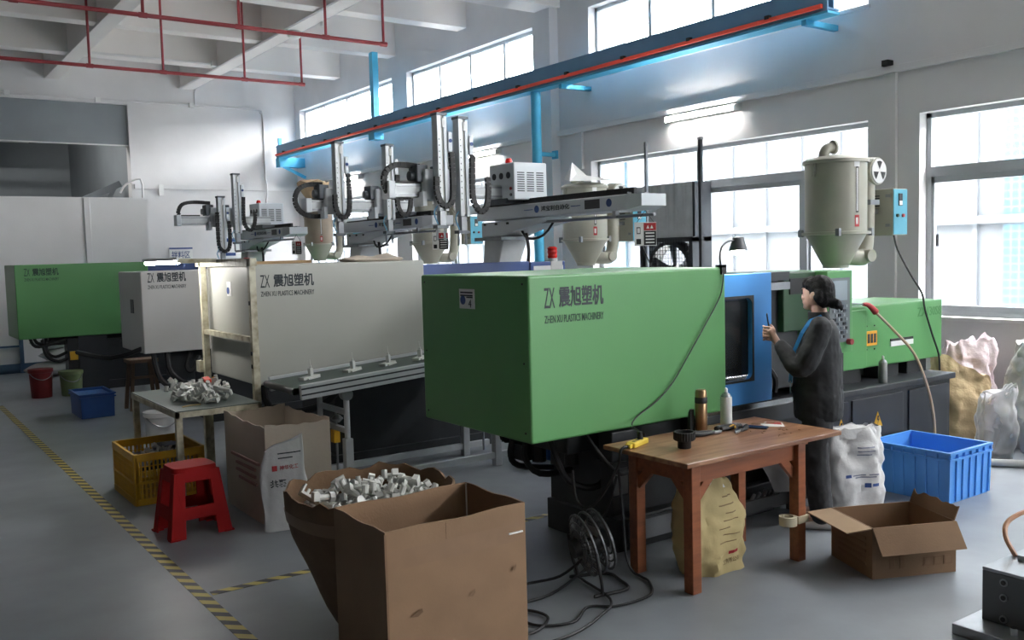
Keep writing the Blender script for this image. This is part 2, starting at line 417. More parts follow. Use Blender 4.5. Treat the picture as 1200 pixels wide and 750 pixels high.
# hazard tape on the floor
def tape_mat():
    m_ = bpy.data.materials.new('hazard_tape'); m_.use_nodes = True
    n, l = m_.node_tree.nodes, m_.node_tree.links
    b = n['Principled BSDF']; b.inputs['Roughness'].default_value = .5
    tc = n.new('ShaderNodeTexCoord'); sp = n.new('ShaderNodeSeparateXYZ'); l.new(tc.outputs['Object'], sp.inputs[0])
    a1 = n.new('ShaderNodeMath'); a1.operation = 'ADD'; l.new(sp.outputs[0], a1.inputs[0]); l.new(sp.outputs[1], a1.inputs[1])
    m1 = n.new('ShaderNodeMath'); m1.operation = 'MULTIPLY'; m1.inputs[1].default_value = 7.2; l.new(a1.outputs[0], m1.inputs[0])
    f1 = n.new('ShaderNodeMath'); f1.operation = 'FRACT'; l.new(m1.outputs[0], f1.inputs[0])
    g1 = n.new('ShaderNodeMath'); g1.operation = 'GREATER_THAN'; g1.inputs[1].default_value = .5; l.new(f1.outputs[0], g1.inputs[0])
    mx = n.new('ShaderNodeMix'); mx.data_type = 'RGBA'; mx.inputs[6].default_value = S(40, 40, 40); mx.inputs[7].default_value = S(186, 168, 84)
    l.new(g1.outputs[0], mx.inputs[0]); l.new(mx.outputs[2], b.inputs['Base Color'])
    return m_
HAZ = tape_mat()
single(MB().box(-.035, .035, -8, 8.5, 0, .0015), 'hazard_tape', HAZ, 'long yellow and black striped tape along the aisle floor', 'floor tape', (1.41, 5.0, .0005))
single(MB().box(0, 2.3, -.03, .03, 0, .0015), 'hazard_tape', HAZ, 'short yellow and black tape running under the moulding machine', 'floor tape', (1.46, 4.95, .0005))

# crane runway along the window wall
cr = thing('crane_runway', 'long blue crane rail with an orange conductor strip along the windows', 'crane rail', (8.3, 11, 0))
xc = 8.3
b = MB(cr); b.box(xc-.09, xc+.09, 5.9, 21.0, 4.40, 4.42).box(xc-.09, xc+.09, 5.9, 21.0, 4.18, 4.2).box(xc-.012, xc+.012, 5.9, 21.0, 4.2, 4.4)
b.build('runway_beam', CRANE, cr)
MB(cr).box(xc-.11, xc-.09, 5.9, 20.9, 4.17, 4.43).build('web_cover', CRANE, cr)
MB(cr).box(xc-.15, xc-.112, 5.95, 20.9, 4.195, 4.235).build('conductor_strip', ORANGE, cr)
MB(cr).box(xc-.1, xc+.1, 5.9, 20.95, 4.145, 4.168).build('lower_flange', CYAN, cr)
for i in range(13): MB(cr).box(xc-.155, xc-.09, 6.6+1.15*i, 6.66+1.15*i, 4.225, 4.265).build('clip', RUBBER, cr)
MB(cr).cyl((xc+.02, 11.0, 0), (xc+.02, 11.0, 4.15), .075, n=20).build('post', CYAN, cr, smooth=True)
MB(cr).box(xc, XW-.15, 10.94, 11.0, 3.21, 3.27).box(XW-.18, XW-.15, 10.91, 11.03, 3.18, 3.3).build('post_tie', CYAN, cr)
MB(cr).box(xc-.06, xc+.06, 16.0, 16.14, 4.4, 5.67).box(xc-.1, xc+.1, 15.95, 16.2, 4.02, 4.15).build('hanger', CYAN, cr)
MB(cr).box(xc-.12, XW, 20.7, 20.95, 3.93, 4.145).box(xc-.03, xc+.05, 20.95, 21.0, 4.1, 4.62).bar((xc, 20.8, 3.95), (XW-.03, 20.62, 3.68), .07, .07).build('end_bracket', CYAN, cr)
for y in (10.3, 6.2): MB(cr).box(xc-.05, XW, y, y+.06, 4.09, 4.15).build('wall_bracket', CYAN, cr)

# white trunking and lamps on the window wall
tk = thing('cable_trunking', 'white cable trunking running along the window wall above the lower windows', 'trunking', (8.75, 8, 3.5))
for a, b in ((YR+.1, -5.1), (-4.68, 11.05), (11.47, 21.1)): MB(tk).box(8.74, XW, a, b, 3.53, 3.6).build('trunking_run', WHITE, tk, bevel=.005)
MB(tk).box(8.76, XW, 5.5, 5.56, 1.2, 3.54).build('drop', WHITE, tk); MB(tk).box(8.76, XW, 10.5, 10.57, 3.0, 3.55).build('drop', WHITE, tk)
MB(tk).box(8.7, XW, 5.55, 5.62, 3.6, 3.66).build('junction_box', RUBBER, tk)
def wall_lamp(y, label, L=1.2):
    t = thing('fluorescent_lamp', label, 'lamp', (8.74, y, 3.4), group='tube lamps on the window wall')
    MB(t).box(8.72, XW, y-L/2, y+L/2, 3.44, 3.51).build('lamp_housing', PAPER, t)
    MB(t).cyl((8.7, y-L/2+.03, 3.46), (8.7, y+L/2-.03, 3.46), .018, n=10).build('lamp_tube', TUBE, t, smooth=True)
    MB(t).box(8.68, 8.73, y-L/2, y-L/2+.03, 3.43, 3.5).box(8.68, 8.73, y+L/2-.03, y+L/2, 3.43, 3.5).build('lamp_holder', PAPER, t)
wall_lamp(8.14, 'lit tube lamp on the wall above the window with the exhaust fan')
wall_lamp(13.2, 'lit tube lamp on the wall beyond the blue crane post')
wall_lamp(18.3, 'lit tube lamp on the wall deepest towards the corner')
wall_lamp(2.9, 'lit tube lamp on the wall above the window beside the sacks')
wall_lamp(-2.2, 'lit tube lamp on the wall at the hall end')
# sprinkler pipes
def sprink(y, z, x1, drops, label):
    t = thing('sprinkler_pipe', label, 'pipe', (3, y, z))
    MB(t).cyl((XL+.01, y, z), (x1, y, z), .028, n=8).build('pipe_run', REDP, t, smooth=True)
    for x in drops:
        MB(t).cyl((x, y, z), (x, y, ZC+.005), .02, n=8).build('riser', REDP, t, smooth=True)
        MB(t).cyl((x-.05, y, z), (x+.05, y, z), .036, n=8).build('tee', REDP, t, smooth=True)
sprink(15.8, 4.9, 6.74, [-.2, 1.8, 3.2, 4.32, 5.68, 6.72], 'dark red sprinkler pipe further along, below the ceiling beams')
sprink(12.3, 4.9, 6.55, [.2, 1.7, 3.15, 4.38, 5.62, 6.53], 'dark red sprinkler pipe nearer, crossing under the long ceiling beam')
# conduits
def conduit(pts, label, r=.014, boxes=()):
    t = thing('electrical_conduit', label, 'conduit', pts[0])
    MB(t).tube(pts, r, 6, 2).build('conduit_tube', WHITE, t)
    for p in boxes: MB(t).box(p[0]-.05, p[0]+.05, p[1]-.04, p[1]+.05, p[2]-.05, p[2]+.05).build('junction_box', PAPER, t)
yb = YB-.02
conduit([(XL+.1, yb, 5.27), (2, yb, 5.27), (5, yb, 5.27), (7.7, yb, 5.28), (7.93, yb, 5.22), (8.0, yb, 5.0), (8.0, yb, 3.8), (8.0, yb, 3.68), (8.0, YB-.085, 3.56), (8.0, YB-.085, 3.34), (8.0, yb, 3.2), (8.0, yb, 3.08), (8.0, yb, 2.2)], 'thin white conduit along the back wall bending down near the corner', .02, [(4.4, YB-.05, 5.25), (6.35, YB-.05, 5.27), (2.7, YB-.05, 5.27)])
conduit([(6.438, 21.17, 5.3), (6.438, 21.17, 5.5), (6.438, 21.14, 5.6), (6.438, 21.0, 5.638), (6.438, 20.6, 5.638), (6.438, 15, 5.638), (6.438, 11.44, 5.638)], 'thin conduit fixed along the side of a ceiling beam', .018, [(6.47, 14.2, 5.605)])
conduit([(6.122, 21.15, 5.638), (6.122, 15, 5.638), (6.122, 11.44, 5.638)], 'thin conduit along the other side of a ceiling beam', .018)
conduit([(3.72, 18.578, 5.69), (4.9, 18.578, 5.69), (6.03, 18.578, 5.69)], 'thin conduit crossing between two ceiling beams', .022, [(3.742, 18.548, 5.69), (6.052, 18.548, 5.69)])
tb = thing('wall_trunking', 'white trunking along the back wall beside the dark opening', 'trunking', (5, YB, 3.4))
MB(tb).box(5.05, 8.75, YB-.06, YB+.01, 3.4, 3.5).build('trunking_run', WHITE, tb); MB(tb).box(5.55, 5.65, YB-.07, YB+.01, 3.25, 3.5).build('junction_box', PAPER, tb)
sd = thing('smoke_detector', 'round white smoke detector under the ceiling beam', 'detector', (6.28, 15.0, 5.55))
MB(sd).lathe([(.05, -.06), (.1, -.04), (.12, 0), (.12, .05), (.05, .08)], (6.28, 15.0, 5.55), 16).build('detector_body', PAPER, sd, smooth=True)
# area sign on the back wall
sg = thing('area_sign', 'white area sign with blue edges and blue characters on the back wall', 'sign', (5.97, YB, 1.8))
plate(sg, 5.71, 6.22, YB-.03, YB+.005, 1.81, 2.11, 'sign_board', PAPER)
plate(sg, 5.71, 6.22, YB-.035, YB-.028, 2.075, 2.11, 'top_band', INKB); plate(sg, 5.71, 6.22, YB-.035, YB-.028, 1.81, 1.835, 'bottom_band', INKB)
text('拌料区', (5.76, YB-.032, 1.87), .4, .16, FACE_Y, INKB, sg, bold=.01)
s2 = thing('area_sign', 'pale sign with blue writing on the back wall behind the robot column', 'sign', (7.0, YB, 1.8))
plate(s2, 6.9, 7.35, YB-.03, YB+.005, 1.85, 2.35, 'sign_board', PAPER); plate(s2, 6.95, 7.3, YB-.034, YB-.028, 2.22, 2.3, 'blue_band', INKB); plate(s2, 6.97, 7.2, YB-.034, YB-.028, 1.9, 1.97, 'blue_band', INKB)

# ------------------------------------------------------------------ machines
def frame_plate(mb, x0, x1, z0, z1, a0, a1, b0, b1, rad, y0, y1, n=8):
    """sheet in the xz plane (thick y0..y1) with a round-cornered hole a0..a1 x b0..b1"""
    inn = []
    for cx, cz, s0 in ((a1-rad, b1-rad, 0), (a0+rad, b1-rad, PI/2), (a0+rad, b0+rad, PI), (a1-rad, b0+rad, 1.5*PI)):
        for k in range(n+1):
            t = s0+PI/2*k/n; inn.append((cx+rad*math.cos(t), cz+rad*math.sin(t)))
    cx, cz = (a0+a1)/2, (b0+b1)/2; out = []
    for q, (px, pz) in enumerate(inn):
        c, k = divmod(q, n+1)
        cor = [(x1, z1), (x0, z1), (x0, z0), (x1, z0)][c]
        if k == n//2: out.append(cor)
        elif c == 0: out.append((x1, pz) if k < n//2 else (px, z1))
        elif c == 1: out.append((px, z1) if k < n//2 else (x0, pz))
        elif c == 2: out.append((x0, pz) if k < n//2 else (px, z0))
        else: out.append((px, z0) if k < n//2 else (x1, pz))
    N = len(inn)
    vs = [(x, y0, z) for x, z in inn]+[(x, y0, z) for x, z in out]+[(x, y1, z) for x, z in inn]+[(x, y1, z) for x, z in out]
    fs = []
    for i in range(N):
        j = (i+1) % N
        fs += [(i, j, N+j, N+i), (2*N+i, 3*N+i, 3*N+j, 2*N+j), (i, 2*N+i, 2*N+j, j), (N+i, N+j, 3*N+j, 3*N+i)]
    return mb.add(vs, fs)
def logo(root, par, x, y, z, w_, h1, h2, ink1, ink2, gap):
    text('ZX', (x, y, z), w_*.17, h1*.95, FACE_Y, ink1, par, 'lettering')
    text('震旭塑机', (x+w_*.24, y, z), w_*.76, h1, FACE_Y, ink1, par, 'lettering', bold=.022)
    text('ZHEN XU PLASTICS MACHINERY', (x, y, z-gap-h2), w_, h2, FACE_Y, ink2, par, 'lettering', bold=.004)
def hoses(root, pts_list, r=.02, name='hose'):
    for p in pts_list: MB(root).tube(p, r, 7, 4).build(name, RUBBER, root, smooth=True)
def screws(root, par, pts, axis):
    for p in pts:
        q = Vector(p)+Vector(axis)*.004
        MB(root).cyl(p, q, .006, n=8).build('screw', RUBBER, par)

# --- front machine: green guard, blue gate
G = thing('injection_moulding_machine', 'green injection moulding machine with blue safety gate beside the wooden table', 'machine', (4.9, 4.4, 0))
gb = plate(G, 2.905, 4.445, 3.95, 5.09, .765, 1.675, 'guard_box', GREEN, bevel=.014, seg=3)
logo(G, gb, 3.012, 3.949, 1.495, .42, .115, .042, INK, INKG, .04)
screws(G, gb, [(2.905, 4.0, 1.63), (2.905, 5.04, 1.63), (2.905, 4.0, 1.2), (2.905, 5.04, 1.2), (2.905, 4.0, .82), (2.905, 5.04, .82)], (-1, 0, 0))
st = plate(G, 2.9, 2.906, 4.47, 4.63, 1.48, 1.595, 'sticker', PAPER, gb)
MB(G).cyl((2.901, 4.59, 1.53), (2.898, 4.59, 1.53), .027, n=20).build('round_mark', INKB, gb)
text('4', (2.899, 4.53, 1.488), .03, .045, FACE_X, INK, gb)
for zz in (1.575, 1.558): plate(G, 2.898, 2.902, 4.485, 4.615, zz-.005, zz+.004, 'print_line', INK, gb)
plate(G, 2.898, 2.902, 4.485, 4.55, 1.543, 1.551, 'print_line', INK, gb)
# safety gate with window
gt = frame_plate(MB(G), 3.9, 4.93, .777, 1.625, 3.97, 4.745, .93, 1.475, .05, 3.985, 4.03).build('safety_gate', BLUEP, G, bevel=.004)
plate(G, 3.95, 4.77, 4.035, 4.042, .91, 1.5, 'gate_window', DGLASS, gt)
frame_plate(MB(G), 3.962, 4.753, .922, 1.483, 3.975, 4.738, .937, 1.468, .05, 3.983, 3.987).build('gate_seal', RUBBER, gt)
# mould space behind the gate
plate(G, 4.3, 4.62, 4.2, 4.95, .82, 1.58, 'moving_platen', BLACKM, bevel=.01)
plate(G, 4.62, 5.05, 4.35, 4.85, .95, 1.42, 'mould', mat('mould_dark', S(58, 60, 62), .35, .6), bevel=.01)
plate(G, 5.1, 5.42, 4.15, 5.0, .8, 1.6, 'fixed_platen', BLACKM, bevel=.01)
for z in (.9, 1.46):
    for y in (4.22, 4.9): MB(G).cyl((4.2, y, z), (5.3, y, z), .035, n=16).build('tie_bar', CHROME, G, smooth=True)
plate(G, 4.4, 5.56, 5.02, 5.07, .75, 1.62, 'rear_cover', BLACKM)
plate(G, 4.93, 5.22, 4.06, 4.13, 1.5, 1.55, 'gate_track', STEEL); plate(G, 4.3, 5.5, 4.0, 4.1, .735, .765, 'gate_rail', CHROME)
plate(G, 4.95, 5.24, 4.08, 4.2, 1.56, 1.62, 'top_bracket', BLACKM)
plate(G, 4.2, 5.56, 3.99, 4.12, .62, .735, 'rail_beam', BLACKM, bevel=.006)
MB(G).tube([(5.0, 4.1, 1.0), (5.08, 4.08, .9), (5.1, 4.1, .8)], .02, 6).build('hose', RUBBER, G)
# green head with the control panel
hd = plate(G, 5.2, 5.55, 4.1, 4.8, 1.2, 1.61, 'head_housing', GREEND, bevel=.008)
plate(G, 5.26, 5.45, 4.09, 4.101, 1.46, 1.57, 'dark_label', RUBBER, hd)
ccol = plate(G, 5.55, 5.84, 4.0, 4.7, 1.02, 1.61, 'control_column', GREEN, bevel=.006)
plate(G, 5.565, 5.8, 3.992, 4.001, 1.1, 1.56, 'control_panel', mat('panel_grey', S(104, 112, 116), .5), ccol)
plate(G, 5.6, 5.765, 3.988, 3.993, 1.4, 1.54, 'display', mat('screen', S(150, 162, 168), .2), ccol)
for r_ in range(8):
    for c_ in range(6):
        if (r_*7+c_*3) % 5 == 0: continue
        plate(G, 5.6+c_*.029, 5.6+c_*.029+.021, 3.986, 3.993, 1.13+r_*.031, 1.13+r_*.031+.02, 'key', [mat('key_grey', S(140, 146, 150), .5), CHARC, mat('key_mid', S(96, 104, 112), .5)][(r_+c_) % 3], ccol)
MB(G).cyl((5.775, 3.99, 1.1), (5.775, 3.955, 1.1), .022, n=14).build('knob', REDP, ccol, smooth=True)
plate(G, 5.84, 5.86, 4.05, 4.6, 1.45, 1.5, 'side_latch', GREEN2, ccol)
plate(G, 5.5, 5.85, 4.08, 4.6, .73, 1.02, 'column_foot', BLACKM)
# injection unit cover
ic = plate(G, 5.9, 7.29, 4.15, 4.78, .85, 1.325, 'injection_cover', GREEN, bevel=.01)
plate(G, 5.86, 6.2, 4.12, 4.16, .86, 1.3, 'cover_door', GREEN, ic, bevel=.004)
plate(G, 6.2, 6.36, 4.14, 4.16, 1.02, 1.13, 'yellow_sticker', mat('sticker_orange', S(232, 166, 40), .5), ic)
for dx in (.02, .06, .1): plate(G, 6.22+dx, 6.245+dx, 4.137, 4.142, 1.04, 1.11, 'print_line', INK, ic)
plate(G, 6.55, 6.86, 4.143, 4.152, 1.03, 1.05, 'slot', RUBBER, ic); plate(G, 6.55, 6.86, 4.142, 4.152, .99, 1.03, 'white_label', PAPER, ic)
text('ZX130S8', (6.93, 4.148, 1.2), .34, .075, FACE_Y, GREEN2, ic, 'lettering', bold=.01)
MB(G).add([(5.93, 4.2, 1.33), (6.35, 4.2, 1.33), (6.2, 4.5, 1.36), (5.93, 4.5, 1.36)], [(0, 1, 2, 3)]).build('top_recess', GREEN2, ic)
screws(G, ic, [(6.24+.1*i, 4.15, .99) for i in range(2)]+[(6.24+.1*i, 4.15, 1.17) for i in range(2)], (0, -1, 0))
for x in (6.0, 6.5, 6.9): plate(G, x, x+.28, 4.22, 4.7, .73, .855, 'carriage_block', BLACKM, bevel=.008)
plate(G, 6.32, 6.8, 4.35, 4.6, .75, .84, 'injection_barrel', STEEL)
# bed
bd = plate(G, 5.0, 7.2, 4.03, 4.75, 0.04, .70, 'bed', CHARC)
plate(G, 4.95, 7.23, 3.995, 4.78, .69, .737, 'bed_top', CHARC, bevel=.006)
for a, b_ in ((5.05, 5.45), (5.5, 5.82), (5.87, 6.52), (6.6, 7.16)): plate(G, a, b_, 4.016, 4.034, .08, .655, 'bed_door', CHARC, bd, bevel=.006)
for x in (5.73, 6.18):
    MB(G).add([(x-.06, 4.014, .425), (x+.06, 4.014, .425), (x, 4.014, .54), (x-.06, 4.02, .425), (x+.06, 4.02, .425), (x, 4.02, .54)], [(0, 1, 2), (3, 5, 4), (0, 3, 4, 1), (1, 4, 5, 2), (2, 5, 3, 0)]).build('warning_triangle', YEL, bd)
    MB(G).add([(x-.012, 4.011, .51), (x+.014, 4.011, .51), (x+.002, 4.011, .485), (x+.016, 4.011, .485), (x-.01, 4.011, .44), (x-.002, 4.011, .475), (x-.016, 4.011, .475)], [(0, 1, 2, 3, 4, 5, 6)]).build('bolt_mark', RUBBER, bd)
plate(G, 3.62, 5.02, 4.12, 4.72, .2, .72, 'clamp_base', BLACKM); plate(G, 3.59, 5.02, 4.04, 4.73, 0.0, .2, 'plinth', BLACKM, bevel=.008)
plate(G, 3.66, 4.1, 4.0, 4.13, .06, .18, 'plinth_rail', STEEL)
for x in (5.1, 6.1, 7.05): plate(G, x, x+.12, 4.1, 4.65, 0, .05, 'foot', BLACKM)
plate(G, 3.35, 4.3, 4.2, 4.9, .6, .78, 'toggle_block', BLACKM, bevel=.01)
for i, (x, y) in enumerate(((3.4, 4.55), (3.5, 4.35), (3.45, 4.7))): MB(G).cyl((x, y, .5), (x, y, .78), .045, n=12).build('hydraulic_block', RUBBER, G)
plate(G, 3.32, 3.46, 4.6, 4.75, .5, .6, 'valve_body', BLACKM); plate(G, 3.28, 3.5, 4.76, 4.82, .64, .67, 'valve_rail', STEEL)
hoses(G, [[(3.35, 4.7, .7), (3.3, 4.72, .55), (3.36, 4.72, .45), (3.62, 4.7, .4)], [(3.4, 4.6, .7), (3.32, 4.6, .55), (3.4, 4.55, .42), (3.65, 4.5, .42)], [(3.3, 4.3, .68), (3.35, 4.2, .45), (3.55, 4.15, .4), (3.7, 4.2, .6)], [(3.3, 4.8, .7), (3.34, 4.82, .6), (3.62, 4.8, .6)]])
eb = plate(G, 3.52, 3.72, 4.0, 4.12, .56, .74, 'electrical_box', CHARC, bevel=.006); plate(G, 3.5, 3.74, 3.98, 4.12, .53, .565, 'box_shelf', BLACKM)
plate(G, 3.53, 3.67, 4.02, 4.12, .34, .53, 'valve_manifold', CHARC, bevel=.004); plate(G, 3.54, 3.65, 4.012, 4.021, .36, .52, 'data_plate', mat('plate_grey', S(120, 122, 122), .5), eb)
plate(G, 3.76, 3.9, 4.02, 4.12, .45, .53, 'terminal_box', CHARC)
hoses(G, [[(3.4, 4.1, .74), (3.44, 3.98, .6), (3.55, 3.96, .5), (3.7, 3.97, .55), (3.78, 4.0, .7)]], .012, 'cable')

def other_machine(label, x0, x1, yf, dep, z0, z1, paint, gatemat, gx, tx, tz, tw, base_x, ink1, ink2, end_mat=None):
    t = thing('injection_moulding_machine', label, 'machine', ((x0+7.2)/2, yf+.5, 0))
    g_ = plate(t, x0, x1, yf, yf+dep, z0, z1, 'guard_box', paint, bevel=.014, seg=3)
    logo(t, g_, tx, yf-.001, tz, tw, .105, .04, ink1, ink2, .03)
    gt_ = plate(t, x1-.3, gx, yf+.05, yf+.1, z0, z1-.04, 'safety_gate', gatemat, bevel=.006)
    plate(t, gx+.03, gx+.45, yf+.06, yf+.12, z0+.05, z1-.05, 'front_cover', gatemat, bevel=.006)
    plate(t, gx+.06, gx+.42, yf+.054, yf+.062, z1-.14, z1-.09, 'white_label', PAPER, t)
    plate(t, base_x, 7.2, yf+.12, yf+.85, 0, .72, 'base', BLACKM, bevel=.01)
    plate(t, base_x-.05, 7.22, yf+.08, yf+.9, 0, .12, 'plinth', BLACKM)
    plate(t, 4.9, 5.3, yf+.2, yf+1.0, .72, 1.64, 'fixed_platen', GREEND if paint is GREEN else WHITEP)
    plate(t, 5.3, 5.85, yf+.1, yf+.85, 1.0, 1.62, 'control_column', paint, bevel=.008)
    plate(t, 5.85, 7.2, yf+.2, yf+.8, .82, 1.32, 'injection_cover', paint, bevel=.01)
    plate(t, x0+.4, x1, yf+.2, yf+dep-.2, z0-.12, z0+.02, 'toggle_block', BLACKM)
    return t, g_
W2, w2g = other_machine('grey-white injection moulding machine behind the belt conveyor and cream steel frame', 2.54, 4.09, 7.1, 1.16, .80, 1.755, WHITEP_SHADED, NAVY, 5.28, 2.6, 1.575, .45, 3.25, INK, INK)
plate(W2, 2.536, 2.541, 7.62, 7.72, 1.5, 1.62, 'sticker', PAPER, w2g); MB(W2).cyl((2.536, 7.69, 1.545), (2.533, 7.69, 1.545), .03, n=16).build('round_mark', INKB, w2g)
MB(W2).tube([(2.62, 7.2, .8), (2.64, 7.15, .62), (2.8, 7.12, .55), (3.1, 7.14, .58), (3.3, 7.2, .7)], .03, 8).build('hose', RUBBER, W2, smooth=True)
bc = thing('red_beacon', 'red ribbed warning beacon on the navy cover of the conveyor-side machine', 'beacon', (5.62, 7.22, 1.7))
MB(bc).cyl((5.62, 7.22, 1.7), (5.62, 7.22, 1.735), .05, n=16).build('beacon_base', WHITEP, bc); MB(bc).lathe([(.045, 0), (.05, .02), (.045, .04), (.05, .06), (.045, .08), (.05, .1), (.03, .115)], (5.62, 7.22, 1.735), 16).build('beacon_lens', REDL, bc)
plate(W2, 5.55, 5.69, 7.15, 7.3, 1.62, 1.705, 'beacon_mount', WHITEP)
W1, w1g = other_machine('pale injection moulding machine next to the far green one', 2.44, 4.0, 10.2, 1.0, .83, 1.70, WHITEP, NAVY, 5.2, 2.51, 1.585, .4, 3.2, INK, INK)
plate(W1, 2.434, 2.441, 10.55, 10.68, 1.25, 1.4, 'sticker', CHARC, w1g)
hoses(W1, [[(2.55, 10.3, .85), (2.6, 10.25, .55), (2.8, 10.3, .42), (3.1, 10.3, .5), (3.3, 10.3, .6)], [(2.7, 10.3, .85), (2.72, 10.25, .6), (2.95, 10.25, .45), (3.2, 10.3, .62), (3.25, 10.3, .8)], [(2.95, 10.3, .8), (2.9, 10.3, .65), (2.95, 10.28, .6), (3.05, 10.3, .75)], [(2.5, 10.3, .9), (2.2, 10.6, .78), (2.0, 11.4, .8)]], .028)
plate(W1, 2.75, 2.95, 10.35, 10.55, .55, .82, 'valve_body', BLACKM); plate(W1, 3.1, 3.2, 10.3, 10.35, .45, .6, 'yellow_label', YEL)
GF, gfg = other_machine('green injection moulding machine farthest along the row, before the white partition', 1.75, 3.49, 14.1, 1.0, .79, 1.81, GREEN, NAVY, 4.6, 1.865, 1.655, .43, 2.5, INKG, INKG)
plate(GF, 2.5, 2.88, 14.12, 14.6, 0, .8, 'clamp_column', CHARC); plate(GF, 2.38, 2.48, 14.1, 14.16, .46, .58, 'yellow_label', YEL); plate(GF, 2.36, 2.5, 14.14, 14.4, 0, .76, 'side_plate', BLACKM)
hoses(GF, [[(1.95, 14.2, .8), (2.0, 14.18, .72), (2.15, 14.2, .73), (2.4, 14.2, .78)], [(1.9, 14.2, .8), (1.96, 14.16, .68), (2.15, 14.16, .7), (2.35, 14.2, .76)], [(2.1, 14.2, .8), (2.1, 14.15, .6), (2.2, 14.15, .52), (2.38, 14.2, .58)], [(2.05, 14.2, .76), (2.08, 14.1, .55), (2.22, 14.1, .46), (2.4, 14.2, .5)]], .022)

# ------------------------------------------------------------------ hopper dryers
PANB = mat('panel_lightblue', S(96, 176, 200), .45, var=.05)
def hopper(cx, cy, z, label, body=HOPP, h=.56, r=.235, box=True):
    t = thing('hopper_dryer', label, 'hopper', (cx, cy, z), group=None)
    MB(t).lathe([(.1, 0), (.1, .03), (.115, .035)], (cx, cy, z), 24).build('neck', HOPP, t, smooth=True)
    MB(t).lathe([(.1, .02), (r, .27), (r, .275)], (cx, cy, z), 36).build('cone', HOPP, t, smooth=True)
    MB(t).lathe([(r, .262), (r+.03, .264), (r+.03, .285), (r, .287)], (cx, cy, z), 36).build('flange', HOPP, t, smooth=True)
    bb = MB(t).lathe([(r, .28), (r, .28+h)], (cx, cy, z), 40).build('barrel', body, t, smooth=True)
    zt = z+.28+h
    MB(t).lathe([(r+.015, -.02), (r+.018, -.018), (r+.018, .005), (r-.02, .03), (.08, .05)], (cx, cy, zt), 36).build('lid', HOPP, t, smooth=True)
    e = MB(t); ex, ey = cx-.12, cy+.02
    e.tube([(ex, ey, zt+.02), (ex, ey, zt+.06), (ex+.02, ey-.01, zt+.095), (ex+.075, ey-.03, zt+.11)], .04, 14, 4); e.cyl((ex+.07, ey-.028, zt+.11), (ex+.085, ey-.033, zt+.112), .055, n=18)
    e.build('inlet_elbow', HOPP, t, smooth=True)
    # latches and stickers towards the operator side
    for a in (-2.45, -3.95, -1.0):
        px, py = cx+(r+.03)*math.cos(a), cy+(r+.03)*math.sin(a)
        MB(t).box(px-.015, px+.015, py-.015, py+.02, z+.25, z+.31).build('clamp', STEEL, t, bevel=.003)
    a = -3.25; px, py = cx+(r+.008)*math.cos(a), cy+(r+.008)*math.sin(a)
    MB(t).box(px-.012, px+.012, py-.012, py+.012, zt-.12, zt-.02).build('hinge', HOPP, t)
    def patch(a0, a1, z0, z1, m_, nm):
        pts = []; n = 5
        for k in range(n+1):
            q = a0+(a1-a0)*k/n; pts.append((cx+(r+.003)*math.cos(q), cy+(r+.003)*math.sin(q)))
        vs = [(x, y, z0) for x, y in pts]+[(x, y, z1) for x, y in pts]
        MB(t).add(vs, [(k, k+1, n+2+k, n+1+k) for k in range(n)]).build(nm, m_, bb)
    patch(-1.86, -1.75, z+.43, z+.78, RUBBER, 'sight_glass_rim'); patch(-1.84, -1.77, z+.44, z+.77, PAPER, 'sight_glass')
    patch(-1.9, -1.72, z+.32, z+.41, INKR, 'red_sticker'); patch(-1.86, -1.77, z+.34, z+.39, PAPER, 'sticker_mark'); patch(-1.92, -1.7, z+.78, z+.845, PAPER, 'white_sticker')
    # blower and duct
    bx, by, bz = cx+.42, cy-.1, z+.77
    MB(t).cyl((bx, by+.14, bz), (bx, by, bz), .125, .11, n=26).build('blower', HOPP, t, smooth=True)
    MB(t).cyl((bx, by, bz), (bx, by-.012, bz), .098, n=26).build('blower_face', PAPER, t)
    for k in range(3):
        q = PI/2+2*PI*k/3
        MB(t).add([(bx+.012*math.cos(q), by-.014, bz+.012*math.sin(q))]+[(bx+.082*math.cos(q+d), by-.014, bz+.082*math.sin(q+d)) for d in (-.45, -.15, .15, .45)], [(0, 1, 2, 3, 4)]).build('fan_vent', RUBBER, t)
    MB(t).tube([(bx-.04, by+.08, bz-.05), (bx-.04, by+.08, bz-.3), (bx-.05, by+.08, z+.22), (bx-.1, by+.07, z+.1), (bx-.19, by+.03, z+.075), (cx+.08, cy, z+.09)], .065, 14, 4).build('hot_air_duct', HOPP, t, smooth=True)
    MB(t).cyl((bx-.16, by+.02, z+.09), (bx-.17, by-.06, z+.09), .05, n=16).build('duct_port', HOPP, t, smooth=True)
    MB(t).box(bx-.1, bx+.02, by-.0, by+.14, z+.5, z+.54).build('duct_clamp', STEEL, t)
    # control box, face towards the operator
    x0, y0, zz = cx+.55, cy-.15, z+.25
    cb = MB(t).box(x0, x0+.2, y0, y0+.24, zz, zz+.38).build('control_box', HOPP, t, bevel=.005)
    plate(t, x0+.004, x0+.196, y0-.006, y0+.001, zz+.006, zz+.374, 'box_face', PANB, cb)
    plate(t, x0+.07, x0+.12, y0-.012, y0-.005, zz+.24, zz+.34, 'thermostat', CHARC, cb); plate(t, x0+.075, x0+.115, y0-.014, y0-.011, zz+.245, zz+.28, 'display', PAPER, cb)
    for q, mm in ((.05, INKG), (.13, INKR)): MB(t).cyl((x0+q, y0-.005, zz+.16), (x0+q, y0-.02, zz+.16), .014, n=12).build('knob', mm, cb)
    for k in range(5): plate(t, x0-.003, x0+.001, y0+.12, y0+.2, zz+.24+k*.02, zz+.25+k*.02, 'louvre', CHARC, cb)
    for q in (.07, .31): plate(t, x0-.012, x0+.002, y0+.02, y0+.06, zz+q, zz+q+.025, 'hinge', STEEL, cb)
